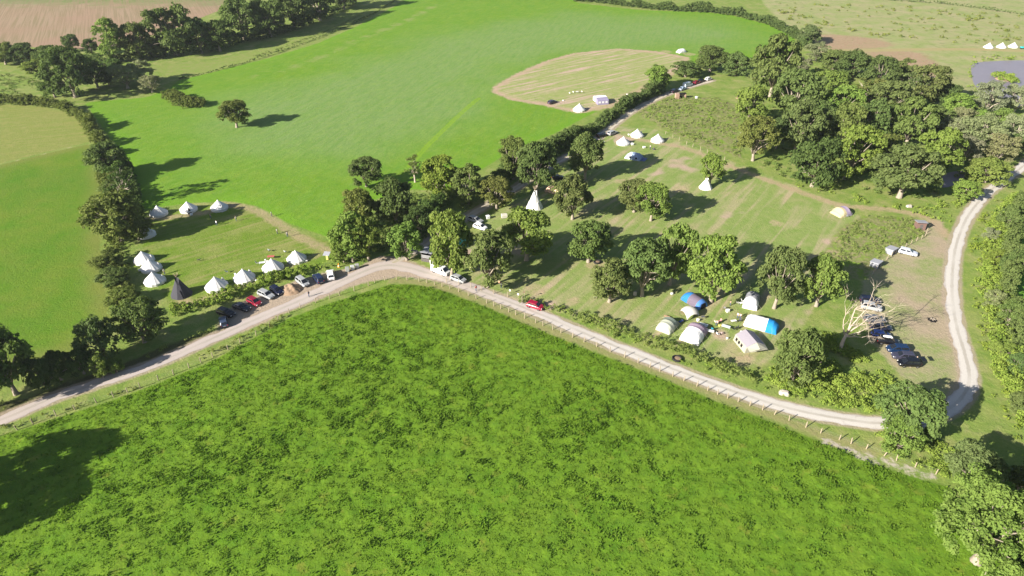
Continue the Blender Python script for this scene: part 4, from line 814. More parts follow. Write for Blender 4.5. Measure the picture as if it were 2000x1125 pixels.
def car_parts(kind):
    d = CAR[kind]; L, W, H, B = d['L'], d['W'], d['H'], d['B']; f, r = L / 2, -L / 2; body = MB(); out = {}
    def ring(x, w_, zt, zb=.24, edge=.10):
        return [(x, -w_ * .9, zb), (x, -w_, zb + .14), (x, -w_, zt - edge), (x, -w_ * .93, zt), (x, 0, zt + .02), (x, w_ * .93, zt), (x, w_, zt - edge), (x, w_, zb + .14), (x, w_ * .9, zb)]
    hw = W / 2; rear_top = B if kind != 'saloon' else B + .02
    body.loft([ring(f, hw * .62, .60, .34), ring(f - .10, hw * .84, d['bon'] - .20, .26), ring(f - .45, hw * .97, d['bon'] - .06), ring(d['wf'], hw, d['bon'] + .02), ring(.3, hw, B), ring(-.9, hw, B), ring(max(d['wr'], r + .2), hw * .98, rear_top), ring(r + .10, hw * .93, rear_top - .08), ring(r, hw * .78, rear_top - .24, .34)], True)
    # cabin: rings from belt to roof, narrower towards the top
    bz = B - .03; gw = hw * .93; tw = hw * .76 if kind != 'van' else hw * .84
    def cr(z, xf, xr, w_): c = .10; return [(xf, -w_ + c, z), (xf, w_ - c, z), (xf - c, w_, z), (xr + c, w_, z), (xr, w_ - c, z), (xr, -w_ + c, z), (xr + c, -w_, z), (xf - c, -w_, z)]
    wf, tf, tr_, wr = d['wf'], d['tf'], d['tr'], d['wr']; body.loft([cr(bz, wf, wr, gw), cr(H - .07, tf, tr_, tw), cr(H, tf - .16, tr_ + .14, tw * .88)], True)
    out['body'] = body
    def pane(p00, p10, p11, p01, shr=.08, th=.012):
        q = [np.array(v, float) for v in (p00, p10, p11, p01)]; c = sum(q) / 4; n = np.cross(q[1] - q[0], q[3] - q[0]); n /= np.linalg.norm(n); q = [v + (c - v) * shr for v in q]
        b = MB(); b.add([v + n * .003 for v in q] + [v + n * (.003 + th) for v in q], [[0, 3, 2, 1], [4, 5, 6, 7], [0, 1, 5, 4], [1, 2, 6, 5], [2, 3, 7, 6], [3, 0, 4, 7]]); return b
    zt = H - .07; i_ = .10
    out['windscreen'] = pane((wf, -gw + i_, bz), (wf, gw - i_, bz), (tf, tw - i_, zt), (tf, -tw + i_, zt))
    if kind != 'van': out['rear_window'] = pane((wr, gw - i_, bz + .05), (wr, -gw + i_, bz + .05), (tr_, -tw + i_, zt), (tr_, tw - i_, zt), .12)
    xr2 = wr + .2 if kind != 'van' else .75; xt2 = tr_ + .2 if kind != 'van' else .75; sw = []
    for sgn in (1, -1):
        xm = (wf + xr2) / 2 - .1
        segs = [((wf - .18, xm + .04), (tf - .12, xm + .04)), ((xm - .04, xr2), (xm - .04, xt2))] if kind != 'van' else [((wf - .2, xr2), (tf - .12, xt2))]
        b = MB()
        for (a0, a1), (c0, c1) in segs:
            pts = [(a0, sgn * gw, bz + .04), (a1, sgn * gw, bz + .04), (c1, sgn * tw, zt - .03), (c0, sgn * tw, zt - .03)]
            if sgn > 0: pts = [pts[0], pts[1], pts[2], pts[3]]
            pb = pane(*(pts if sgn > 0 else [pts[1], pts[0], pts[3], pts[2]]), .05); b.add(pb.V, pb.F)
        sw.append(b)
    out['side_window'] = sw
    out['headlight'] = [MB().box((f - .16, s * hw * .66, d['bon'] - .24), (.22, .34, .15), s * -.35, 0, .85, .03) for s in (1, -1)]
    out['taillight'] = [MB().box((r + .06, s * hw * .74, B - .22), (.12, .20, .22), 0, 0, 1, .02) for s in (1, -1)]
    out['door_mirror'] = [MB().box((wf - .28, s * (hw + .09), B + .04), (.12, .2, .13), s * .2, 0, .9, .03) for s in (1, -1)]
    out['bumper'] = [MB().box((f - .07, 0, .38), (.18, W * .80, .16), 0, 0, 1, .04), MB().box((r + .06, 0, .42), (.16, W * .84, .16), 0, 0, 1, .04)]
    out['number_plate'] = [MB().box((f + .03, 0, .46), (.015, .5, .11)), MB().box((r - .03, 0, .62), (.015, .5, .11))]
    mm = {k: [b.mesh(kind + '_' + k, M['paint'] if k in ('body', 'door_mirror') else M['glass'] if 'window' in k or k == 'windscreen' else M['lamp_clear'] if k == 'headlight' else M['lamp_red'] if k == 'taillight' else M['alloy'] if k == 'number_plate' else M['trim'], False) for b in (v if isinstance(v, list) else [v])] for k, v in out.items()}
    R_ = .33 if kind not in ('suv', 'van') else .36
    ty = MB(); n = 16; prof = [(R_ - .06, -.10), (R_, -.09), (R_, .09), (R_ - .06, .10), (R_ * .62, .09), (R_ * .62, -.09)]
    ty.loft([[(q * math.cos(a), y, q * math.sin(a)) for a in np.linspace(0, 2 * math.pi, n, False)] for q, y in prof + prof[:1]], False)
    ri = MB(); ri.loft([[(q * math.cos(a), y, q * math.sin(a)) for a in np.linspace(0, 2 * math.pi, n, False)] for q, y in ((R_ * .62, -.07), (R_ * .6, .075), (R_ * .25, .05), (.03, .06))], True)
    WHEEL[kind] = (ty.mesh('tyre', M['rubber'], True), ri.mesh('rim', M['alloy'], True), R_)
    return mm
CARM = {}
def car(kind, a, b, col, label, group='cars parked at the camp site', rack=None, name=None, cat='car', boot=False):
    """a = rear pixel, b = front pixel"""
    if kind not in CARM: CARM[kind] = car_parts(kind)
    d = CAR[kind]; p = (at(*a) + at(*b)) / 2
    t = thing(name or ('parked_van' if kind == 'van' else 'parked_car'), label, cat, p, heading(a, b), group); c = (*col, 1)
    for k, ms in CARM[kind].items():
        if boot and k == 'rear_window': continue
        for m in ms: o = obj(k, m, t); o.color = c
    ty, ri, R_ = WHEEL[kind]
    for sx in (1, -1):
        for sy in (1, -1):
            w_ = obj('wheel', ty, t); w_.location = (sx * d['wb'] / 2 - (.08 if kind != 'van' else 0), sy * (d['W'] / 2 - .10), R_); w_.rotation_euler = (0, 0, 0 if sy > 0 else math.pi)
            obj('rim', ri, w_)
    if rack:
        b_ = MB(); b_.box((-.35, 0, d['H'] + .24), (1.9, .75, .34), 0, 0, .86, .12); o = b_.build('roof_box', M['plastic'], t, False); o.color = (*rack, 1)
        b2 = MB(); [b2.box((x, 0, d['H'] + .04), (.06, d['W'] * .78, .06)) for x in (.2, -.9)]; b2.build('roof_bars', M['trim'], t)
    if boot:
        b_ = MB(); b_.box((d['wr'] - .35, 0, d['H'] + .22), (.95, d['W'] * .8, .06), 0, 0, 1, .02); o = b_.build('open_tailgate', M['paint'], t); o.color = c
        b2 = MB(); b2.box((d['wr'] - .05, 0, 1.02), (.16, d['W'] * .66, .62)); b2.build('boot_opening', M['dark'], t)
    return t
NAVY = (.007, .009, .026); BLACK = (.005, .005, .007); SILV = (.30, .31, .32); WHITE = (.70, .70, .69); RED = (.20, .005, .022); BLUE = (.004, .014, .085); LBLUE = (.006, .022, .065); GREY = (.10, .105, .115)
GL = 'cars parked beside the hedge left of the junction'; GR = 'cars parked in a row on the tan ground'
for a in [
 ('hatch', (440, 643), (435, 622), (.035, .05, .09), 'grey blue car, lowest of the row left of the junction', GL), ('estate', (429, 610), (456, 619), BLACK, 'black car in the shade second lowest of the row left of the junction', GL), ('saloon', (459, 599), (487, 608), (.010, .012, .022), 'long black car beside the red one in the row left of the junction', GL),
 ('hatch', (486, 587), (509, 599), RED, 'red hatchback in the row beside the hedge left of the junction', GL), ('estate', (507, 573), (534, 585), SILV, 'silver car with dark roof glass parked next to the soil heap', GL), ('hatch', (532, 565), (550, 577), NAVY, 'navy car tucked against the left of the soil heap', GL),
 ('mpv', (583, 548), (600, 561), SILV, 'silver car to the right of the soil heap', GL), ('suv', (628, 555), (617, 541), (.012, .02, .055), 'dark blue car between the silver and the white car', GL), ('suv', (648, 551), (645, 531), WHITE, 'white car nearest to the junction in the left row', GL),
 ('estate', (1682, 588), (1713, 591), NAVY, 'dark navy car at the far end of the row by the dead tree', GR), ('suv', (1683, 600), (1718, 607), SILV, 'silver car with white roof second in the row by the dead tree', GR), ('estate', (1690, 626), (1725, 629), GREY, 'grey car behind the branches of the dead tree', GR),
 ('estate', (1701, 640), (1736, 645), (.014, .016, .034), 'dark slate car below the grey one behind the branches', GR), ('hatch', (1703, 656), (1736, 660), BLUE, 'bright blue car in the middle of the row by the dead tree', GR), ('estate', (1715, 668), (1752, 673), BLACK, 'black car carrying a white roof box', GR),
 ('mpv', (1770, 687), (1733, 685), LBLUE, 'mid blue car third from the near end of the row', GR), ('estate', (1782, 701), (1744, 698), (.038, .038, .062), 'grey violet car second from the near end of the row', GR), ('mpv', (1790, 714), (1758, 713), BLACK, 'black car with its tailgate open at the near end of the row', GR),
]: car(a[0], a[1], a[2], a[3], a[4], a[5], rack=(.75, .76, .76) if 'roof box' in a[4] else None, boot='tailgate' in a[4])
car('estate', (1755, 492), (1789, 500), (.50, .52, .58), 'lone silver estate car beside the grey shed of the garden', None)
car('van', (843, 526), (879, 540), WHITE, 'white van parked on the edge of the track by the dark shed', None, name='parked_van', cat='van')
car('hatch', (883, 544), (908, 553), SILV, 'small silver car parked right behind the white van', None)
car('hatch', (1029, 596), (1062, 606), (.26, .004, .028), 'bright red car driving along the pale track', None, name='moving_car')
GT = 'vehicles at the top of the lane'
for a in [('estate', (1309, 183), (1325, 177), NAVY, 'dark blue car at the near end of the group at the top of the lane'), ('saloon', (1323, 179), (1343, 172), (.30, .38, .50), 'pale blue car beside the white van at the top of the lane'), ('van', (1332, 172), (1353, 166), (.50, .58, .64), 'pale grey van standing above the other cars at the top of the lane'),
          ('hatch', (1353, 166), (1367, 161), RED, 'red car among those at the top of the lane'), ('hatch', (1363, 162), (1377, 158), BLACK, 'black car between the red and the white car at the top of the lane'), ('hatch', (1376, 159), (1391, 154), WHITE, 'white car at the far end of the group at the top of the lane'),
          ('estate', (1167, 269), (1183, 265), BLACK, 'black car on the lane beside the three bell tents'), ('estate', (1187, 266), (1204, 259), SILV, 'silver car on the lane edge near the three bell tents'), ('estate', (1069, 205), (1088, 199), (.04, .03, .05), 'dark purple car on the tan mown ground left of the far bell tent'),
          ('estate', (920, 430), (938, 436), SILV, 'silver car in tree shade at the bend of the lane'), ('hatch', (930, 444), (946, 449), WHITE, 'white car half hidden by branches at the bend of the lane'), ('hatch', (1080, 352), (1100, 348), BLACK, 'black car in tree shade beside the tan tent'), ('hatch', (1488, 246), (1499, 240), RED, 'red car mostly hidden among the trees of the wood'), ('van', (1556, 147), (1572, 143), WHITE, 'white van roof showing among the far trees of the wood')]:
    car(a[0], a[1], a[2], a[3], a[4], GT if 'top of the lane' in a[4] else None, cat='van' if a[0] == 'van' else 'car')

# ------------------------------------------------------------------ tents
def bell_tent_proto():
    t = thing('bell_tent', 'white bell tent', 'bell tent'); n = 32
    b = MB(); prof = [(2.5, .62), (2.06, 1.01), (1.53, 1.48), (1.02, 1.94), (.53, 2.40), (.22, 2.71), (.09, 2.86)]
    b.cone(prof, n, scal=.035); b.build('roof', M['canvas'], t)
    w_ = MB(); w_.cone([(2.43, 0), (2.46, .3), (2.49, .60)], n, scal=.03); w_.build('wall', M['canvas'], t)
    d_ = MB(); d_.loft([[(2.42, -.75, 0), (2.42, .75, 0), (2.53, .75, 0), (2.53, -.75, 0)], [(1.75, -.1, 1.75), (1.75, .1, 1.75), (1.95, .1, 1.72), (1.95, -.1, 1.72)]]); d_.build('door', M['canvas'], t)
    z_ = MB(); z_.tube([(2.55, 0, .02), (1.975, 0, 1.68)], .025, 5); z_.build('zip', M['rope'], z_ and t)
    c_ = MB(); c_.cone([(.12, 2.84), (.10, 2.95), (.03, 3.02)], 10); c_.build('peak_cap', M['canvas'], t)
    for k in range(12):
        a = 2 * math.pi * (k + .5) / 12; g = MB(); g.tube([(2.5 * math.cos(a), 2.5 * math.sin(a), .64), (3.5 * math.cos(a), 3.5 * math.sin(a), .02)], .012, 3); g.build('guy_rope', M['rope'], t)
    return t
BT = [((311, 419), 205, 1.0, 'white bell tent nearest the left hedge in the upper row of three'), ((369, 411), -60, 1.0, 'white bell tent with dark open doorway in the upper row of three'), ((429, 408), -40, 1.0, 'white bell tent at the right end of the upper row of three'), ((286, 460), 0, 1.0, 'white bell tent half hidden under the brownish oak'),
      ((282, 510), 10, 1.0, 'highest of the three close bell tents by the left hedge'), ((296, 526), 15, 1.0, 'middle one of the three close bell tents by the left hedge'), ((303, 551), 20, 1.0, 'lowest of the three close bell tents by the left hedge'), ((424, 562), 60, 1.08, 'white bell tent just right of the black tepee'),
      ((478, 546), 65, 1.05, 'white bell tent second from the black tepee'), ((534, 526), 140, 1.08, 'white bell tent with camping table on its left side'), ((580, 508), 130, 1.0, 'white bell tent nearest to the notice shelter'),
      ((1217, 281), 20, .95, 'leftmost white bell tent of the three beside the lane'), ((1244, 266), 30, .95, 'highest white bell tent of the three beside the lane'), ((1284, 276), 200, .95, 'rightmost white bell tent of the three beside the lane'), ((1131, 216), 60, 1.0, 'lone white bell tent on the tan mown ground'),
      ((1930, 94), 20, .95, 'left white bell tent of the three on the far moor'), ((1955, 93.5), 20, .95, 'middle white bell tent of the three on the far moor'), ((1978, 93), 20, .95, 'right white bell tent of the three on the far moor')]
bt0 = bell_tent_proto()
for i, (p, rz, s_, lab) in enumerate(BT):
    o = bt0 if i == 0 else dup(bt0, (0, 0)); q = at(*p); o.location = (q[0], q[1], 0); o.rotation_euler = (0, 0, R(rz)); o.scale = (s_, s_, s_); o['label'] = lab
    o['group'] = 'white bell tents in the left camp' if p[0] < 700 else 'white bell tents of the right half'
    if 'dark open doorway' in lab:
        b = MB(); b.loft([[(2.50, -.6, 0), (2.50, .6, 0), (2.58, .6, 0), (2.58, -.6, 0)], [(1.94, -.08, 1.62), (1.94, .08, 1.62), (2.02, .08, 1.60), (2.02, -.08, 1.60)]]); b.build('open_doorway', M['dark'], o)
def tepee(p, r, h, mat, label, rz=0, poles=9, spread=.55):
    t = thing('tepee', label, 'tepee', at(*p), rz); b = MB(); n = 18
    b.cone([(r, 0), (r * .72, h * .27), (r * .45, h * .53), (r * .2, h * .79), (.10, h * .93)], n, scal=.05); b.build('canvas', M[mat], t)
    d_ = MB(); d_.loft([[(r * .96, -.5, .05), (r * .96, .5, .05), (r * 1.02, .5, .05), (r * 1.02, -.5, .05)], [(r * .60, -.06, h * .38), (r * .60, .06, h * .38), (r * .67, .06, h * .38), (r * .67, -.06, h * .38)]]); d_.build('door_flap', M[mat], t)
    f_ = MB()
    for s in (-1, 1): f_.loft([[(r * .34, s * .1, h * .64), (r * .34, s * .22, h * .62), (r * .36, s * .22, h * .62), (r * .36, s * .1, h * .64)], [(.12, s * .06, h * .92), (.3, s * .5, h * .93), (.32, s * .5, h * .93), (.14, s * .06, h * .92)]])
    f_.build('smoke_flap', M[mat], t)
    for k in range(poles):
        a = 2 * math.pi * k / poles + .2; q = MB(); q.tube([(.25 * math.cos(a), .25 * math.sin(a), h * .82), (-.02 * math.cos(a), -.02 * math.sin(a), h * .93), (-spread * math.cos(a), -spread * math.sin(a), h * 1.13)], .035, 5); q.build('pole', M['pole'], t)
    return t
tepee((355, 575), 2.45, 5.2, 'canvas_dark', 'black canvas tepee with bare poles crossing at its top', R(-70))
tepee((1044, 405), 2.5, 5.9, 'canvas', 'tall white tepee with pole tips beside the lane trees', R(-60))
tepee((1378, 367), 2.1, 3.7, 'canvas', 'small white tepee standing under a small tree', R(-110))

def fabric(o, col): o.color = (*col, 1); return o
def tunnel_tent(a, b, wid, hgt, cols, label, windows=(), end_dark=None, porch=None, taper=.75, group='family tents beside the scrubby hedge'):
    """arched tunnel from pixel a (rear) to pixel b (front); cols = [(from, to, colour, part name)] along its length"""
    pa, pb = at(*a), at(*b); L = np.linalg.norm(pb - pa); c = (pa + pb) / 2; t = thing('tunnel_tent', label, 'tent', c, heading(a, b), group)
    def arch(x, sx=0.0):
        u = abs(x / (L / 2)); k = 1 - (1 - taper) * max(0, (u - .55) / .45) ** 2; n = 13
        sag = 1 - .05 * abs(math.sin(x * 2.4))
        return [(x, wid / 2 * math.cos(q) * (1 - .0 * k), hgt * k * sag * math.sin(q) ** .75) for q in np.linspace(0.001, math.pi - .001, n)]
    for f0, f1, col, nm in cols:
        m = MB(); xs_ = np.linspace(-L / 2 + f0 * L, -L / 2 + f1 * L, max(3, int((f1 - f0) * L * 2.2))); rings = [arch(x) for x in xs_]
        for end in (0, -1):
            if (end == 0 and f0 == 0) or (end == -1 and f1 == 1):
                rr = rings[end]; cx = xs_[end] + (-.55 if end == 0 else .35) * min(1, hgt / 1.8)
                cap = [[(xs_[end] + (cx - xs_[end]) * math.sin(g), p[1] * (1 - .06 * g), p[2] * math.cos(g)) for p in rr] for g in (.5, 1.0, 1.35)]
                rings = cap[::-1] + rings if end == 0 else rings + cap
        m.loft(rings, True); fabric(m.build(nm, M['cloth'], t, False), col)
    for (fx, side, lw, lh, z0) in windows:
        x = -L / 2 + fx * L; m = MB(); yy = lambda z: side * (wid / 2 * math.sqrt(max(.02, 1 - (z / hgt) ** 2.3)) + .05)
        m.loft([[(x - lw / 2, yy(z0), z0), (x + lw / 2, yy(z0), z0), (x + lw / 2, yy(z0) - side * .08, z0), (x - lw / 2, yy(z0) - side * .08, z0)], [(x - lw / 2, yy(z0 + lh), z0 + lh), (x + lw / 2, yy(z0 + lh), z0 + lh), (x + lw / 2, yy(z0 + lh) - side * .1, z0 + lh), (x - lw / 2, yy(z0 + lh) - side * .1, z0 + lh)]]); m.build('window', M['glass'], t)
    if end_dark:
        m = MB(); x = L / 2 + .42; m.loft([[(x, -wid * .3, .02), (x, wid * .3, .02), (x + .04, wid * .3, .02), (x + .04, -wid * .3, .02)], [(x - .22, -wid * .2, hgt * .62), (x - .22, wid * .2, hgt * .62), (x - .16, wid * .2, hgt * .62), (x - .16, -wid * .2, hgt * .62)]]); m.build('doorway', M['dark'], t)
    if porch:
        m = MB(); m.box((L / 2 + 1.0, 0, .12), (1.6, wid * .8, .05)); m.tube([(L / 2 + .3, -wid * .38, hgt * .8), (L / 2 + 1.9, -wid * .38, 1.5)], .02, 4); m.tube([(L / 2 + .3, wid * .38, hgt * .8), (L / 2 + 1.9, wid * .38, 1.5)], .02, 4); fabric(m.build('porch', M['cloth'], t), porch)
    for s in (-1, 1):
        for fx in (.1, .45, .85):
            x = -L / 2 + fx * L; g = MB(); g.tube([(x, s * wid * .42, hgt * .62), (x + (fx - .5) * 1.2, s * (wid / 2 + 1.1), .02)], .012, 3); g.build('guy_rope', M['rope'], t)
    return t
tunnel_tent((1341, 582), (1371, 601), 3.2, 2.1, [(0, .32, (.02, .15, .42), 'sleeping_end'), (.32, .86, (.12, .10, .14), 'flysheet'), (.86, 1, (.06, .17, .45), 'front_end')], 'tunnel tent half bright blue and half grey under the broad tree', end_dark=True)
tunnel_tent((1470, 581), (1464, 603), 3.4, 2.3, [(0, .62, (.20, .205, .225), 'flysheet'), (.62, 1, (.66, .66, .68), 'front_end')], 'grey tunnel tent with white front beside the leaning trunk', windows=[(.45, -1, .5, .5, .8)])
tunnel_tent((1514, 645), (1458, 629), 3.6, 2.25, [(0, .30, (.015, .19, .44), 'sleeping_end'), (.30, 1, (.74, .73, .72), 'flysheet')], 'long tunnel tent, white with a bright blue end')
tunnel_tent((1311, 631), (1295, 648), 3.6, 2.0, [(0, .5, (.15, .185, .155), 'flysheet'), (.5, 1, (.36, .38, .31), 'front_end')], 'pale green tunnel tent nearest the scrubby hedge')
tunnel_tent((1364, 643), (1346, 668), 4.4, 2.2, [(0, .48, (.26, .20, .26), 'flysheet'), (.48, 1, (.73, .72, .71), 'front_end')], 'large tunnel tent, lilac behind and white in front')
tunnel_tent((1633, 420), (1653, 415), 4.2, 2.1, [(0, .45, (.42, .36, .22), 'front_end'), (.45, 1, (.29, .235, .33), 'flysheet')], 'dome tent half cream and half lilac alone on the grass by the path', taper=.5, group='single tents on the camping field')
tunnel_tent((1226, 306), (1252, 311), 4.0, 1.9, [(0, .35, (.58, .62, .68), 'front_end'), (.35, 1, (.22, .29, .42), 'flysheet')], 'pale blue tent at the tip of the long tree shadow', windows=[(.3, -1, .7, .6, .5), (.75, -1, .6, .5, .5)], taper=.55, group='single tents on the camping field', porch=(.10, .14, .28))
tunnel_tent((1071, 371), (1094, 378), 3.2, 1.9, [(0, .75, (.56, .38, .27), 'flysheet'), (.75, 1, (.60, .48, .28), 'front_end')], 'tan orange tent in the tree shade beside the tall white tepee', group='single tents on the camping field')
tunnel_tent((1325, 103), (1336, 101), 3.0, 1.8, [(0, .7, (.70, .70, .68), 'flysheet'), (.7, 1, (.42, .43, .50), 'front_end')], 'small white dome tent at the far edge of the tan mown ground', taper=.5, group='single tents on the camping field')
def event_shelter(p, rz, a, h, label):
    t = thing('event_shelter', label, 'shelter', at(*p), rz); n = 17; g = np.linspace(-1, 1, n); m = MB(); V = []
    for lay in (0, 1):
        for v in g:
            for u in g:
                z = h * math.sqrt(max(0, 1 - (u * u + v * v) / 2)) ** 1.1; k = a * (1 - .10 * (1 - z / h)); V.append((u * k, v * k, z - lay * .04))
    F = []
    for i in range(n - 1):
        for j in range(n - 1):
            q = [i * n + j, i * n + j + 1, (i + 1) * n + j + 1, (i + 1) * n + j]; F.append(q); F.append([x + n * n for x in q[::-1]])
    m.add(V, F); fabric(m.build('canopy', M['cloth'], t, True), (.46, .445, .41))
    for sx in (-1, 1):
        for sy in (-1, 1):
            q = MB(); q.tube([(sx * a * .9, sy * a * .9, 0), (sx * a * .86, sy * a * .86, h * .38), (sx * a * .6, sy * a * .6, h * .78)], .035, 5); q.build('leg', M['trim'], t)
event_shelter((1346, 617), R(20), 1.75, 2.3, 'open pale shelter standing on four curved legs between the tents')
def frame_tent():
    a, b = (1452, 661), (1474, 687); pa, pb = at(*a), at(*b); L = np.linalg.norm(pb - pa); t = thing('frame_tent', 'large ridge tent, lilac grey roof over beige walls with three dark windows', 'tent', (pa + pb) / 2, heading(a, b), 'family tents beside the scrubby hedge'); W = 4.2
    r_ = MB(); r_.loft([[(x, -W / 2 - .05, 1.5), (x, -W * .25, 2.05), (x, 0, 2.5), (x, W * .25, 2.05), (x, W / 2 + .05, 1.5), (x, W * .25, 1.97), (x, 0, 2.42), (x, -W * .25, 1.97)] for x in np.linspace(-L / 2, L / 2, 7)]); fabric(r_.build('roof', M['cloth'], t), (.26, .24, .275))
    w_ = MB()
    for s in (-1, 1): w_.loft([[(-L / 2, s * (W / 2 + .35), 0), (L / 2, s * (W / 2 + .35), 0), (L / 2, s * (W / 2 + .30), 0), (-L / 2, s * (W / 2 + .30), 0)], [(-L / 2, s * (W / 2 + .03), 1.52), (L / 2, s * (W / 2 + .03), 1.52), (L / 2, s * (W / 2 - .03), 1.52), (-L / 2, s * (W / 2 - .03), 1.52)]])
    for x in (-L / 2 + .02, L / 2 - .02): w_.loft([[(x, -W / 2 - .3, 0), (x, -W / 2, 1.5), (x, 0, 2.44), (x, W / 2, 1.5), (x, W / 2 + .3, 0)], [(x + .05, -W / 2 - .3, 0), (x + .05, -W / 2, 1.5), (x + .05, 0, 2.44), (x + .05, W / 2, 1.5), (x + .05, W / 2 + .3, 0)]])
    fabric(w_.build('wall', M['cloth'], t), (.32, .315, .25))
    for k in range(3):
        x = -L * .30 + k * L * .22; m = MB(); s = -1; m.loft([[(x - .32, s * (W / 2 + .30), .45), (x + .32, s * (W / 2 + .30), .45), (x + .32, s * (W / 2 + .2), .45), (x - .32, s * (W / 2 + .2), .45)], [(x - .32, s * (W / 2 + .15), 1.15), (x + .32, s * (W / 2 + .15), 1.15), (x + .32, s * (W / 2 + .05), 1.15), (x - .32, s * (W / 2 + .05), 1.15)]]); m.build('window', M['dark'], t)
    c_ = MB(); x0 = L / 2
    c_.loft([[(x0 + .03, -W / 2, 1.52), (x0 + .03, 0, 2.4), (x0 + .03, W / 2, 1.52)], [(x0 + 1.3, -W / 2, 1.25), (x0 + 1.5, 0, 1.75), (x0 + 1.3, W / 2, 1.25)]], False); fabric(c_.build('front_canopy', M['cloth'], t), (.34, .335, .27))
    d_ = MB(); d_.box((x0 + .10, 0, 1.0), (.04, 1.6, 1.9), 0, 0, .9); fabric(d_.build('door', M['cloth'], t), (.56, .55, .47))
    for s in (-1, 1):
        p_ = MB(); p_.tube([(x0 + 1.3, s * W / 2, 0), (x0 + 1.3, s * W / 2, 1.25)], .025, 5); p_.build('pole', M['trim'], t)
        for k in range(4):
            g = MB(); x = -L / 2 + k * L / 3; g.tube([(x, s * W / 2, 1.5), (x, s * (W / 2 + 1.6), .02)], .012, 3); g.build('guy_rope', M['rope'], t)
frame_tent()

# ------------------------------------------------------------------ caravan, sheds, huts
def caravan():
    a, b = (1158, 199), (1186, 197); t = thing('caravan', 'white caravan with a violet grey awning against the lane hedge', 'caravan', at(1172, 199), heading(a, b)); L, W, H = 5.6, 2.2, 2.5
    b_ = MB(); b_.loft([[(x, -W / 2, z0), (x, W / 2, z0), (x, W / 2, z1 - .15), (x, W / 2 - .15, z1), (x, -W / 2 + .15, z1), (x, -W / 2, z1 - .15)] for x, z0, z1 in ((-L / 2, .7, 2.1), (-L / 2 + .3, .45, 2.42), (0, .42, H), (L / 2 - .4, .45, 2.42), (L / 2, .75, 1.7))]); fabric(b_.build('body', M['plastic'], t), (.74, .74, .73))
    for x in (-1.6, .2, 1.6): m = MB(); m.box((x, -W / 2 - .008, 1.65), (.9, .02, .5)); m.build('window', M['glass'], t)
    m = MB(); m.box((L / 2 - .2, 0, 1.5), (.5, 1.5, .5), 0, 0, .8); m.build('front_window', M['glass'], t)
    for s in (-1, 1): m = MB(); m.tube([(-.2, s * (W / 2 - .18), .33), (-.2, s * (W / 2 - .02), .33)], .33, 14); m.build('wheel', M['rubber'], t)
    m = MB(); m.tube([(L / 2, 0, .5), (L / 2 + 1.2, 0, .5)], .05, 5); m.tube([(L / 2 + 1.1, 0, 0), (L / 2 + 1.1, 0, .5)], .06, 6); m.build('drawbar', M['trim'], t)
    a_ = MB(); a_.loft([[(x, -W / 2 - .02, 0), (x, -W / 2 - .02, 2.35), (x, -W / 2 - 1.4, 2.2), (x, -W / 2 - 2.6, 1.75), (x, -W / 2 - 2.75, 0)] for x in np.linspace(-2.3, 2.4, 5)]); fabric(a_.build('awning', M['cloth'], t), (.22, .20, .30))
    for x in (-1.5, 0, 1.5): m = MB(); m.box((x, -W / 2 - 2.70, 1.05), (.95, .06, .8)); fabric(m.build('awning_window', M['plastic'], t), (.55, .56, .6))
caravan()
def shed(p, rz, size, wall, label, name='shed', open_side=False, pitch=.35, lean=True, door=True):
    L, W, H = size; t = thing(name, label, 'shed', at(*p), rz); w_ = MB(); th = .08
    if open_side:
        w_.box((0, W / 2 - th / 2, H / 2), (L, th, H)); w_.box((-L / 2 + th / 2, -.001, H / 2), (th, W - 2 * th - .01, H)); w_.box((L / 2 - th / 2, -.001, H / 2), (th, W - 2 * th - .01, H)); w_.box((0, 0, .1), (L - 2 * th - .01, W - 2 * th - .02, .2)); w_.box((0, -W / 2 + th / 2, .5), (L, th, 1.0))
    else: w_.box((0, 0, H / 2), (L, W, H), 0, 0, 1)
    w_.build('wall', M[wall], t)
    r_ = MB(); o_ = .18
    r_.loft([[(-L / 2 - o_, -W / 2 - o_, H + pitch + .02), (L / 2 + o_, -W / 2 - o_, H + pitch + .02), (L / 2 + o_, -W / 2 - o_, H + pitch + .12), (-L / 2 - o_, -W / 2 - o_, H + pitch + .12)], [(-L / 2 - o_, W / 2 + o_, H + .02), (L / 2 + o_, W / 2 + o_, H + .02), (L / 2 + o_, W / 2 + o_, H + .12), (-L / 2 - o_, W / 2 + o_, H + .12)]]); r_.build('roof', M['roofing'], t)
    g = MB()
    if open_side:
        for x in (-L / 2 + .06, L / 2 - .06): g.box((x, -W / 2 + .12, (H + pitch) / 2 + .5), (.1, .1, H + pitch - 1.0))
        g.build('corner_post', M['boards'], t)
        for k in range(3): s_ = MB(); s_.box((0, -W / 2 + .03, 1.25 + k * .32), (L - .3, .04, .14)); fabric(s_.build('slat', M['plastic'], t), (.42, .42, .43))
    else:
        for x in (-L / 2 + .04, L / 2 - .04): g.add([(x - .03, -W / 2 + .01, H + .003), (x + .03, -W / 2 + .01, H + .003), (x + .03, W / 2 - .01, H + .003), (x - .03, W / 2 - .01, H + .003), (x - .03, -W / 2 + .01, H + pitch), (x + .03, -W / 2 + .01, H + pitch)], [[3, 2, 1, 0], [0, 1, 5, 4], [1, 2, 5], [0, 4, 3], [2, 3, 4, 5]])
        g.build('gable', M[wall], t)
        if door: d_ = MB(); d_.box((0, -W / 2 - .015, H * .44), (.8, .03, H * .86)); d_.build('door', M['dark' if wall == 'brick' else 'boards'], t); h_ = MB(); h_.box((.3, -W / 2 - .05, H * .45), (.1, .04, .04)); h_.build('handle', M['alloy'], t.children[-1])
    return t
shed((838, 506), R(-18), (2.9, 3.2, 2.5), 'boards', 'dark wooden hut with grey roof and slatted opening by the track', 'wooden_hut', True, .2)
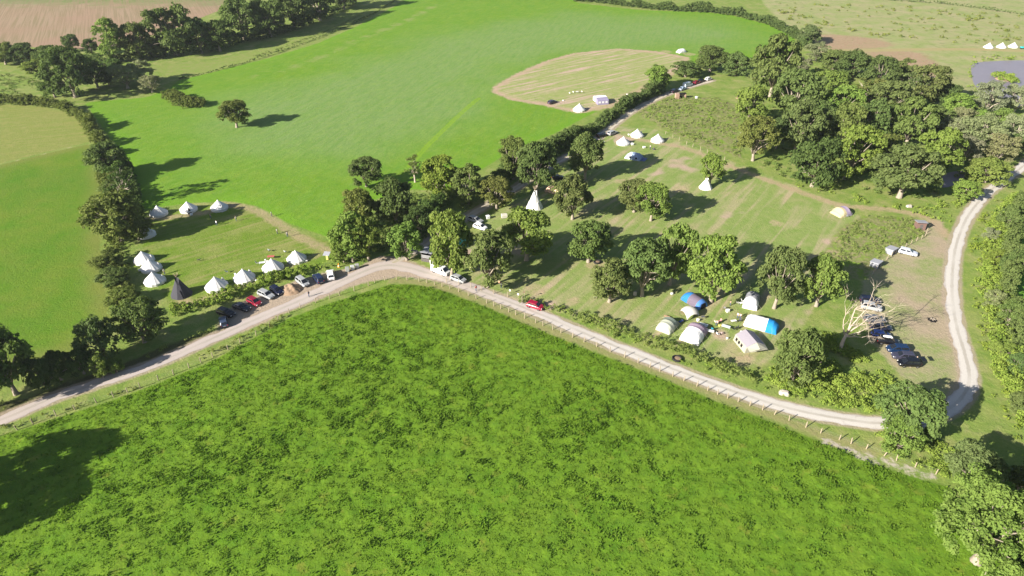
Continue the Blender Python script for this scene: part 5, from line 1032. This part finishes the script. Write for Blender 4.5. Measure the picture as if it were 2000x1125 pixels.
shed((1795, 446), R(-8), (2.4, 2.0, 1.9), 'brownboard', 'small brown shed at the top corner of the garden')
shed((1739, 494), R(35), (2.2, 2.0, 1.3), 'roofing', 'low grey shed beside the lone silver estate car', pitch=.25)
shed((1709, 520), R(40), (2.0, 2.0, 1.3), 'roofing', 'low grey shed at the lower end of the garden fence', pitch=.25)
shed((1443, 192), R(-5), (2.4, 1.6, 2.1), 'brick', 'little tan brick hut with dark door at the edge of the wood', 'brick_hut', pitch=.1)
def brick_shelter():
    t = thing('brick_shelter', 'small brick shelter with dark open front below the cars at the top of the lane', 'shelter', at(1329, 192), R(8)); w_ = MB(); w_.box((-1.6, 0, 1.1), (1.5, 1.6, 2.2)); w_.box((1.9, 0, 1.0), (.4, 1.4, 2.0)); w_.box((.45, .7, 1.0), (2.45, .15, 2.0)); w_.build('wall', M['brick'], t)
    r_ = MB(); r_.box((.6, 0, 2.12), (3.2, 1.7, .12)); r_.build('roof', M['dark'], t); c_ = MB(); c_.box((.5, .2, .45), (1.8, .5, .9)); c_.build('counter', M['dark'], t)
brick_shelter()
def notice_shelter():
    t = thing('notice_shelter', 'little yellow notice stand with grey roof at the corner of the left camp', 'notice board', at(640, 507), R(-10)); b = MB(); b.box((0, 0, .75), (.5, .4, 1.5)); fabric(b.build('board', M['plastic'], t), (.62, .58, .16))
    r_ = MB(); r_.loft([[(-.85, -.7, 1.55), (.85, -.7, 1.55), (.85, -.7, 1.63), (-.85, -.7, 1.63)], [(-.85, .7, 1.95), (.85, .7, 1.95), (.85, .7, 2.03), (-.85, .7, 2.03)]]); r_.build('roof', M['roofing'], t)
notice_shelter()

# ------------------------------------------------------------------ soil heap, stones, bins, signs
def heap(p, rx, ry, h, label):
    rng = np.random.RandomState(4); n = 34; V = []; F = []
    for i in range(n):
        for j in range(n):
            u, v = i / (n - 1) * 2 - 1, j / (n - 1) * 2 - 1; r = math.hypot(u, v); z = h * max(0, 1 - r ** 1.6) * (.75 + .5 * float(vnoise(np.array(u * 2.2 + 9), np.array(v * 2.2), .5, 3))) + .12 * float(vnoise(np.array(u * rx), np.array(v * ry), .35, 8)) * (r < 1); V.append((u * rx, v * ry, z - .05))
    for i in range(n - 1):
        for j in range(n - 1): F.append([i * n + j, (i + 1) * n + j, (i + 1) * n + j + 1, i * n + j + 1])
    o = obj('soil_heap', np_mesh('soil_heap', np.array(V), F, M['soil'], True)); q = at(*p); o.location = (q[0], q[1], 0); return tag(o, label, 'soil heap')
heap((568, 566), 2.9, 2.6, 1.3, 'heap of tan soil dumped between the navy and the silver parked cars')
def part(t, name, mb, mat, col=None, smooth=False):
    o = mb.build(name, M[mat], t, smooth)
    if col: o.color = (*col, 1)
    return o
def bin_(p, col, lid, label, rz=0, s=1.0):
    t = thing('wheeled_bin', label, 'bin', at(*p), rz, 'bins beside the junction'); b = MB(); b.box((0, 0, .6 * s), (.9 * s, .75 * s, 1.1 * s), 0, 0, 1.08, .04); part(t, 'body', b, 'plastic', col); b = MB(); b.box((0, 0, 1.2 * s), (1.02 * s, .86 * s, .1), 0, 0, .9, .03); part(t, 'lid', b, 'plastic', lid)
    for x in (-.35, .35): b = MB(); b.tube([(x * s, -.42 * s, .1), (x * s, -.34 * s, .1)], .1, 10); part(t, 'wheel', b, 'rubber')
bin_((689, 527), (.36, .38, .38), (.42, .44, .44), 'grey wheeled bin nearest the junction', .3); bin_((679, 530), (.28, .30, .28), (.25, .27, .25), 'darker grey wheeled bin left of the other bin at the junction', .2); bin_((698, 524), (.25, .27, .27), (.3, .3, .3), 'wheeled bin at the right end of the three by the junction', .35)
def cone_():
    t = thing('traffic_cone', 'orange yellow cone beside the white car near the bins', 'cone', at(662, 522)); b = MB(); b.cone([(.30, .05), (.24, .35), (.16, .75), (.07, 1.15), (.05, 1.2)], 14); part(t, 'cone', b, 'plastic', (.75, .32, .03)); b = MB(); b.box((0, 0, .03), (.6, .6, .06), 0, 0, 1, .02); part(t, 'base', b, 'plastic', (.5, .2, .03)); b = MB(); b.cone([(.245, .38), (.185, .62)], 14); part(t, 'band', b, 'plastic', (.7, .7, .65))
cone_()
def stone(p, s, label, col=None, rz=.3):
    rng = np.random.RandomState(int(p[0])); b = MB(); b.box((0, 0, s[2] / 2), s, 0, 0, .86, min(s) * .2); V = np.array(b.V) + rng.normal(size=(len(b.V), 3)) * min(s) * .04; o = obj('stone_block', np_mesh('stone_block', V, b.F, M['stone'])); q = at(*p); o.location = (q[0], q[1], 0); o.rotation_euler = (0, 0, rz); return tag(o, label, 'stone')
stone((1531, 771), (2.0, 1.1, .9), 'pale stone block in the grass above the track near its bend', rz=-.3); stone((1240, 577), (.8, .7, 1.2), 'pale upright block in place of a tree trunk between the two left trees of the row'); stone((1163, 580), (.9, .5, .5), 'small pale stone on the grass left of the tree row'); stone((1775, 405), (1.6, 1.0, .8), 'pale grey stone trough on the grass north of the tan path', rz=.1)  # upright block between the row trees is added to stand in for a trunk
stone((1769, 757), (1.1, .7, .6), 'white stone below the near end of the parked row')
def tyre_ring(p, r, label):
    t = thing('tyre_ring', label, 'tyre', at(*p)); b = MB(); n = 24; pr_ = [(r - .22, .02), (r, .10), (r, .42), (r - .12, .5), (r - .3, .42), (r - .3, .08)]; b.loft([[(q * math.cos(a), q * math.sin(a), z) for a in np.linspace(0, 2 * math.pi, n, False)] for q, z in pr_ + pr_[:1]], False); part(t, 'tyre', b, 'rubber', None, True); b = MB(); b.cone([(r - .3, .03), (r - .3, .22), (.05, .28)], n); part(t, 'filling', b, 'soil')
tyre_ring((1322, 702), 1.05, 'big black tyre lying on the grass between hedge and track'); tyre_ring((1166, 513), .95, 'black fire pit ring beside the tree with the tall pale trunk')
def sign(p, h, w, label, col, rz=0, ht=.5):
    t = thing('sign_post', label, 'sign', at(*p), rz); b = MB(); b.tube([(0, 0, 0), (0, 0, h)], .04, 6); part(t, 'post', b, 'post'); b = MB(); b.box((0, -.055, h - ht / 2), (w, .03, ht), 0, 0, 1, .01); part(t, 'board', b, 'plastic', col)
sign((1024, 586), 2.4, .5, 'thin post with small brown board behind the red car', (.12, .07, .05), R(-20), .25); sign((1012, 583), 1.5, .45, 'short post with white board beside the thin post above the track', (.66, .66, .64), R(-20)); sign((996, 574), 1.3, .4, 'short white topped post beside the picnic things under the dense tree', (.6, .6, .58), R(-20))
t_ = thing('banner', 'pale yellow banner standing under the dense tree beside the track', 'banner', at(921, 530), R(-15)); b = MB(); b.box((0, 0, 1.35), (.95, .05, 2.3), 0, 0, .9, .02); part(t_, 'cloth', b, 'cloth', (.68, .68, .30)); b = MB(); b.tube([(-.52, 0, 0), (-.52, 0, 2.7)], .03, 5); part(t_, 'pole', b, 'trim'); b = MB(); b.box((0, 0, .06), (1.0, .5, .12), 0, 0, .8); part(t_, 'foot', b, 'plastic', (.6, .6, .58))
for p, s, col, lab, rz in [((985, 425), (1.7, 1.2, 1.1), (.44, .42, .36), 'tan box trailer on the grass beside the lane', .2), ((953, 427), (1.0, .9, 1.0), (.70, .70, .69), 'small white box on the grass at the bend of the lane', .4), ((846, 516), (1.6, 1.1, 1.0), (.52, .50, .47), 'pile of pale crates between the dark hut and the white van', .2), ((905, 480), (2.2, 1.4, 1.9), (.03, .28, .27), 'teal covered stall in the shade of the tree behind the van', .3)]:
    t_ = thing('storage_box' if 'stall' not in lab else 'covered_stall', lab, 'box' if 'stall' not in lab else 'stall', at(*p), rz); b = MB(); b.box((0, 0, s[2] * .46), (s[0], s[1], s[2] * .8), 0, 0, 1, .05); part(t_, 'body', b, 'plastic', col); b = MB(); b.box((0, 0, s[2] * .94), (s[0] * 1.06, s[1] * 1.08, s[2] * .14), 0, 0, .9, .04); part(t_, 'lid', b, 'plastic', tuple(min(.8, c * 1.12) for c in col))
    for x in (-1, 1): b = MB(); b.box((x * s[0] * .4, 0, s[2] * .03), (.12, s[1] * .9, s[2] * .06)); part(t_, 'runner', b, 'trim')
t_ = thing('timber_prop', 'slanting pale timber frame leaning beside the trunk behind the white van', 'frame', at(874, 525)); b = MB()
for x in (-.5, .1, .6): b = MB(); b.tube([(x - .6, -.4, 0), (x + .3, .5, 2.3)], .09, 6); part(t_, 'beam', b, 'post')

# ------------------------------------------------------------------ camp furniture
CHM = {}
def chair(p, col, label, rz, group='camping chairs'):
    if 'seat' not in CHM:
        b = MB(); b.box((0, 0, .42), (.52, .52, .05), 0, 0, 1, .02); CHM['seat'] = b.mesh('seat', M['cloth'])
        b = MB(); b.loft([[(-.28, -.26, .43), (-.28, .26, .43), (-.24, .26, .43), (-.24, -.26, .43)], [(-.42, -.24, .95), (-.42, .24, .95), (-.39, .24, .95), (-.39, -.24, .95)]]); CHM['backrest'] = b.mesh('backrest', M['cloth'])
        for k, (x, y) in enumerate(((.25, .25), (.25, -.25), (-.25, .25), (-.25, -.25))): b = MB(); b.tube([(x * 1.15, y * 1.15, 0), (x, y, .42)], .018, 5); CHM['leg%d' % k] = b.mesh('leg', M['trim'])
    t = thing('camping_chair', label, 'chair', at(*p), rz, group)
    for k, m in CHM.items(): o = obj('leg' if k.startswith('leg') else k, m, t); o.color = (*col, 1)
def table(p, L, W, col, label, rz, h=.7):
    t = thing('camping_table', label, 'table', at(*p), rz, 'camping tables'); b = MB(); b.box((0, 0, h), (L, W, .05), 0, 0, 1, .02); part(t, 'tabletop', b, 'plastic', col)
    for x in (-1, 1):
        for y in (-1, 1): b = MB(); b.tube([(x * L * .46, y * W * .44, 0), (x * L * .40, y * W * .36, h - .02)], .025, 5); part(t, 'leg', b, 'alloy')
def cool_box(p, s, col, label, rz=0, name='cool_box', cat='cool box'):
    t = thing(name, label, cat, at(*p), rz, 'boxes and bags around the tents'); b = MB(); b.box((0, 0, s[2] * .4), (s[0], s[1], s[2] * .8), 0, 0, 1.05, .03); part(t, 'body', b, 'plastic', col); b = MB(); b.box((0, 0, s[2] * .9), (s[0] * 1.08, s[1] * 1.08, s[2] * .18), 0, 0, .94, .02); part(t, 'lid', b, 'plastic', tuple(min(.8, c * 1.15 + .02) for c in col)); b = MB(); b.tube([(-s[0] * .4, 0, s[2] * .95), (-s[0] * .3, 0, s[2] * 1.2), (s[0] * .3, 0, s[2] * 1.2), (s[0] * .4, 0, s[2] * .95)], .02, 5); part(t, 'handle', b, 'trim')
W_ = (.70, .70, .69)
table((1373, 639), 1.9, 1.1, (.55, .58, .62), 'long pale table right behind the lilac and white tent', R(-30)); table((1387, 651), 1.5, .9, W_, 'white table on the right side of the lilac and white tent', R(-25)); table((1417, 642), 1.9, 1.0, (.52, .55, .58), 'silver grey table midway between the big tents', R(-30)); table((1432, 631), 1.3, .6, W_, 'narrow white table left of the long white and blue tent', R(15)); table((1447, 596), .9, .6, W_, 'small white table left of the grey tunnel tent', .3)
for p, c, l, rz in [((1391, 645), (.03, .22, .30), 'teal chair beside the lilac and white tent', 1), ((1433, 645), (.02, .02, .03), 'black chair at the right end of the silver grey table', 2.5), ((1438, 642), (.03, .03, .04), 'dark chair nearest the long white and blue tent', 3), ((1402, 655), W_, 'white chair between the table and the ridge tent', .4), ((1409, 653), (.55, .42, .40), 'pinkish chair beside the white one left of the ridge tent', 2), ((1398, 632), (.55, .5, .42), 'beige chair near the seated person behind the tables', .5),
                    ((1405, 630), (.45, .22, .22), 'reddish chair behind the silver grey table', 3.5), ((1444, 629), (.05, .05, .06), 'black chair behind the narrow white table', 4), ((1450, 590), W_, 'white chair against the grey tunnel tent', 0), ((1441, 594), (.60, .60, .58), 'pale chair left of the small white table', .8), ((1415, 604), (.2, .2, .2), 'dark chair on the grass between the broad tree and the tents', 1.2), ((1328, 631), (.02, .06, .25), 'dark blue chair in the shadow of the pale green tent', 2.2), ((1333, 629), (.03, .04, .10), 'navy chair beside the dark blue one behind the pale green tent', 1), ((444, 533), (.30, .33, .36), 'grey chair left of the second tent from the black tepee', .3),
                    ((558, 494), (.40, .42, .42), 'grey chair left of the bell tent nearest the notice shelter', 1), ((503, 516), (.35, .36, .30), 'pale green chair on the grass left of the camping table', 0), ((527, 491), (.25, .28, .32), 'lone slate chair on the grass above the camping table', 1), ((1276, 292), (.03, .03, .04), 'black chair right of the people beside the bell tents', 2), ((1113, 184), W_, 'white chair on the mown ground above the purple car', 1), ((1120, 182), W_, 'second white chair in the row above the purple car', 1), ((1137, 181), (.6, .6, .58), 'pale chair at the right end of the row above the purple car', 1), ((1654, 424), (.3, .32, .36), 'grey chair beside the cream and lilac dome tent', 2)]: chair(p, c, l, rz)
table((513, 517), 1.6, .8, (.66, .67, .68), 'long camping table on the left of a bell tent', .2); table((530, 505), 1.8, .9, (.42, .10, .09), 'red topped table behind the bell tent with the long camping table', .1); table((1127, 182), 1.2, .7, W_, 'white table between the chairs on the mown ground', .2); table((1372, 623), .9, .6, (.10, .10, .11), 'small black table behind the event shelter', .3); table((1302, 621), 1.4, .6, (.42, .27, .17), 'small wooden bench behind the pale green tent', R(-30), .45)
for p, s, c, l in [((1363, 627), (.5, .5, .6), W_, 'white bucket beside the right leg of the event shelter'), ((1312, 575), (.45, .45, .5), W_, 'white bucket alone on the grass below the tree row'), ((1421, 609), (.7, .6, .7), W_, 'white box beside the dark chair under the broad tree'), ((1448, 651), (.5, .5, .6), W_, 'white bucket between the ridge tent and the white and blue tent'), ((1420, 662), (.35, .35, .4), W_, 'small white tub on the grass left of the ridge tent'), ((1406, 637), (.6, .4, .4), (.60, .55, .14), 'yellow box on the grass beside the tables'), ((1360, 660), (.7, .5, .5), (.60, .58, .62), 'pale box close against the lilac and white tent'), ((452, 566), (.5, .5, .5), W_, 'white tub right of the first tent by the black tepee'), ((502, 549), (.8, .5, .4), W_, 'white box right of the second tent by the black tepee'), ((524, 536), (.9, .5, .35), W_, 'low white box below the tent with the camping table'), ((598, 511), (.7, .5, .4), (.6, .6, .58), 'pale box right of the bell tent nearest the notice shelter'), ((460, 538), (.45, .45, .6), W_, 'white tub left of the second tent by the black tepee'), ((519, 511), (.4, .4, .7), W_, 'white tub on end beside the camping table'),
                    ((374, 420), (.7, .5, .5), W_, 'white box in front of the dark tent doorway'), ((273, 529), (.5, .4, .5), W_, 'white tub at the foot of the left hedge beside the tents'), ((1235, 283), (.8, .8, .7), W_, 'round white tub right of the leftmost tent beside the lane'), ((1258, 289), (.9, .6, .6), W_, 'white box on the grass below the rightmost tents'), ((1228, 264), (.5, .5, .5), W_, 'white tub left of the highest tent beside the lane'), ((1178, 279), (.7, .5, .6), W_, 'white box on the grass in front of the black car on the lane'), ((1172, 275), (1.0, .6, .7), (.40, .30, .34), 'pinkish bag behind the black car on the lane'), ((1360, 193), (.8, .8, 1.0), W_, 'white tub beside the brick shelter'), ((1795, 712), (.5, .4, .5), W_, 'white box by the open tailgate of the black car'), ((1778, 716), (.5, .4, .5), (.55, .4, .42), 'pink bag beside the open tailgate car'), ((1225, 185), (.5, .5, .4), W_, 'white tub on the tan mown ground above the lane hedge'), ((1100, 197), (.5, .5, .4), W_, 'small white tub right of the purple car')]: cool_box(p, s, c, l, .4)

# ------------------------------------------------------------------ people and the dog
def body_mesh(pose, shirt, legs_m):
    """one continuous figure grown along its bones, facing +x"""
    J, B = [], []
    def add(p, r, par, m): J.append((p, r)); B.append((par, len(J) - 1, m)); return len(J) - 1
    sit = pose == 'sit'; walk = pose == 'walk'; hz = .50 if sit else .94
    J.append(((0, 0, hz), .135)); pel = 0
    sp = add((.0, 0, hz + .22), .125, pel, 0); ch = add((.01, 0, hz + .42), .145, sp, 0); nk = add((.02, 0, hz + .56), .058, ch, 1); hd = add((.04, 0, hz + .66), .088, nk, 1); tp = add((.045, 0, hz + .76), .082, hd, 1)
    for s in (1, -1):
        sh = add((0, s * .18, hz + .47), .062, ch, 0); sw = .16 * s if walk else .03
        el = add((-.04 + sw * .6, s * .24, hz + .20), .048, sh, 0); wr = add((.10 + sw, s * .23, hz - .02 if not sit else hz + .10), .034, el, 1); add((.16 + sw, s * .225, hz - .09 if not sit else hz + .08), .036, wr, 1)
        hp = add((0, s * .09, hz - .05), .105, pel, 2); st = -.22 * s if walk else 0
        if sit: kn = add((.42, s * .11, hz), .075, hp, 2); an = add((.44, s * .11, .09), .05, kn, 2)
        else: kn = add((.03 + st * .6, s * .10, .50), .072, hp, 2); an = add((st, s * .10, .09), .048, kn, 2)
        toe = add((J[an][0][0] + .17, s * .11, .045), .042, an, 3)
    me = bpy.data.meshes.new('body'); me.from_pydata([j[0] for j in J], [(a, b) for a, b, _ in B], []); o = bpy.data.objects.new('body_tmp', me); C.objects.link(o)
    md = o.modifiers.new('s', 'SKIN'); md.use_smooth_shade = True
    for i, (p, r) in enumerate(J): me.skin_vertices[0].data[i].radius = (r, r); me.skin_vertices[0].data[i].use_root = (i == 0)
    sb = o.modifiers.new('u', 'SUBSURF'); sb.levels = 1; sb.render_levels = 1
    dg = bpy.context.evaluated_depsgraph_get(); m2 = bpy.data.meshes.new_from_object(o.evaluated_get(dg)); bpy.data.objects.remove(o)
    n = len(m2.vertices); V = np.empty(n * 3); m2.vertices.foreach_get('co', V); V = V.reshape(-1, 3).tolist(); F = [list(p.vertices) for p in m2.polygons]; mid = []
    for f in F:
        c = np.mean([V[i] for i in f], 0); best = (9, 0)
        for a, b, m in B:
            pa, pb = np.array(J[a][0]), np.array(J[b][0]); d = pb - pa; u = np.clip((c - pa) @ d / max(d @ d, 1e-9), 0, 1); q = np.linalg.norm(c - pa - u * d); best = min(best, (q, m))
        mid.append(best[1])
    mb = MB(); mb.add(V, F); mb.M = mid
    hx, hzz = J[hd][0][0], J[hd][0][2]
    mb.ball((hx + .095, 0, hzz + .01), (.022, .016, .026), 6, 4, 1)
    for s in (1, -1):
        mb.ball((hx, s * .088, hzz + .01), (.022, .012, .032), 6, 4, 1); mb.ball((hx + .082, s * .032, hzz + .038), .011, 5, 4, 4)
    mb.ball((hx + .084, 0, hzz - .042), (.010, .026, .007), 6, 4, 4)
    for k, (p, r) in enumerate(J):
        pass
    hands = [i for i in range(len(J)) if abs(J[i][1] - .036) < 1e-6]
    for hi in hands:
        p = np.array(J[hi][0]); s = 1 if p[1] > 0 else -1; dn = np.array([.55, 0, -.8]) if not sit else np.array([.95, 0, -.3]); side = np.array([.8, 0, .55]) if not sit else np.array([0, s * 1.0, 0])
        for q, ln in enumerate((.065, .078, .074, .058)):
            b0 = p + side * (q - 1.5) * .017 + dn * .02; mb.tube([b0, b0 + dn * ln * .55, b0 + dn * ln * .9 + np.array([0, -s * .02, -.01])], [.0085, .008, .006], 5, 1)
        b0 = p + side * .032; mb.tube([b0, b0 + side * .02 + dn * .025, b0 + side * .02 + dn * .055], [.0095, .009, .007], 5, 1)
    return mb.mesh('person_body', [M['cloth'], M['skin'], legs_m, M['shoe'], M['hair']], True), (hx, hzz)
BODY = {k: body_mesh(k, None, M['denim']) for k in ('stand', 'walk', 'sit')}
def person(p, pose, col, label, rz=0.0, s=1.0, group='people around the camp site'):
    m, (hx, hzz) = BODY[pose]; q = at(*p); t = thing('person', label, 'person', q, rz, group); o = obj('body', m, t); o.color = (*col, 1); h = MB(); h.ball((hx - .012, 0, hzz + .045), (.10, .094, .085), 10, 6); h.build('hair', M['hair'], t, True); t.scale = (s, s, s); return t
for p, pose, col, lab, rz in [((542, 457), 'stand', (.60, .62, .62), 'left person in white standing beside the tan line of the left camp', 0), ((562, 463), 'stand', (.22, .25, .27), 'person in grey standing right of the one in white in the left camp', 2), ((424, 441), 'walk', (.70, .70, .70), 'person in white walking at the tip of the oak shadow', 1), ((412, 427), 'stand', (.20, .12, .12), 'person in dark clothes in the shade below the upper row of tents', 1), ((462, 432), 'walk', (.65, .6, .5), 'person in cream walking right of the oak shadow', 2.6), ((531, 423), 'stand', (.4, .45, .4), 'person in pale green beside the tan line near the bright field', 0), ((322, 536), 'stand', (.66, .66, .62), 'person in white beside the lowest close bell tent', 0),
                              ((604, 580), 'walk', (.05, .06, .08), 'person in dark clothes walking on the track below the soil heap', 2.8), ((930, 569), 'walk', (.33, .03, .02), 'person in red walking along the track behind the red car', 2.5), ((1426, 597), 'stand', (.50, .36, .30), 'person in pinkish top standing under the broad tree', 3), ((1440, 622), 'stand', (.66, .55, .48), 'person in pale top behind the narrow white table', 4), ((1445, 624), 'stand', (.55, .34, .30), 'person in salmon top beside the pale one behind the table', 1), ((1400, 634), 'sit', (.58, .42, .36), 'person sitting behind the silver grey table', 4), ((1270, 292), 'stand', (.68, .66, .62), 'person in white on the grass below the rightmost bell tents', 2), ((1277, 294), 'sit', (.10, .10, .12), 'person in black sitting beside the one in white below the bell tents', 2), ((1142, 507), 'stand', (.62, .52, .46), 'person standing by the fire pit ring under the pale trunk tree', 0), ((951, 555), 'stand', (.5, .55, .48), 'person in pale green beside the dense tree by the track', 0), ((975, 556), 'sit', (.48, .28, .18), 'person in orange sitting beside the dense tree', 1), ((1788, 708), 'stand', (.60, .58, .50), 'person in cream behind the open tailgate', 3), ((979, 563), 'stand', (.6, .62, .6), 'person in white behind the fence posts by the dense tree', 1)]: person(p, pose, col, lab, rz)
def dog(p, rz, label):
    t = thing('dog', label, 'dog', at(*p), rz); b = MB()
    b.loft([[(x, r * .8 * math.cos(a), z + r * math.sin(a)) for a in np.linspace(0, 2 * math.pi, 10, False)] for x, z, r in ((-.38, .52, .05), (-.34, .52, .11), (-.15, .50, .115), (.1, .49, .14), (.28, .52, .13), (.36, .60, .085), (.44, .70, .075), (.50, .75, .085), (.58, .74, .075), (.64, .71, .045), (.72, .69, .035), (.74, .69, .01))], True)
    for s in (1, -1):
        b.tube([(.24, s * .08, .48), (.23, s * .085, .26), (.25, s * .085, .03), (.30, s * .085, .02)], [.055, .036, .026, .024], 6); b.tube([(-.28, s * .08, .5), (-.22, s * .09, .32), (-.34, s * .09, .20), (-.31, s * .09, .03), (-.26, s * .09, .02)], [.075, .05, .03, .026, .024], 6); b.tube([(.52, s * .06, .80), (.49, s * .09, .78), (.50, s * .10, .70)], [.02, .03, .012], 5)
    b.tube([(-.38, 0, .55), (-.52, 0, .58), (-.62, 0, .68)], [.03, .022, .01], 5); b.build('body', M['trim'], t, True)
dog((389, 510), .2, 'black dog standing in the open middle of the left camp')
t_ = thing('paddling_pool', 'pale blue round pool at the right edge in the dark tree shade', 'pool', at(1992, 930)); b = MB(); b.cone([(1.5, 0), (1.6, .25), (1.5, .5), (1.25, .5), (1.2, .12)], 20); part(t_, 'rim', b, 'plastic', (.12, .32, .50)); b = MB(); b.cone([(1.22, .1), (1.22, .32)], 20); part(t_, 'water_surface', b, 'plastic', (.25, .48, .60))
t_ = thing('covered_stall', 'teal covered stand right of the three far bell tents on the moor', 'stall', at(1997, 96)); b = MB(); b.box((0, 0, 1.0), (2.6, 1.8, .5), 0, 0, .85, .1); part(t_, 'cover', b, 'plastic', (.03, .36, .38))
for x in (-1, 1): b = MB(); b.box((x * 1.1, 0, .38), (.2, 1.5, .76)); part(t_, 'leg', b, 'trim')
# small bonfire ash patch and logs on the parking ground
t_ = thing('ash_heap', 'small heap of dark ash and sticks on the tan parking ground', 'ash heap', at(1821, 625)); b = MB(); b.cone([(1.0, .0), (.8, .12), (.3, .22), (.05, .25)], 14, scal=.25); part(t_, 'ash', b, 'dark')
for k in range(5): b = MB(); a = k * 1.3; b.tube([(-.6 * math.cos(a), -.6 * math.sin(a), .15), (.6 * math.cos(a + .4), .6 * math.sin(a + .4), .3)], .06, 5); part(t_, 'stick', b, 'bark_pale')

# ------------------------------------------------------------------ haze over the valley
hz_ = MB(); hz_.box((0, 560, 44), (3400, 2600, 96)); t = NT('thin_haze'); v = t.n('ShaderNodeVolumePrincipled'); v.inputs['Color'].default_value = (.86, .91, 1.0, 1); v.inputs['Density'].default_value = .00008; v.inputs['Anisotropy'].default_value = .3; t.t.links.new(v.outputs[0], t.out.inputs['Volume'])
tag(hz_.build('haze', t.mat), kind='stuff')
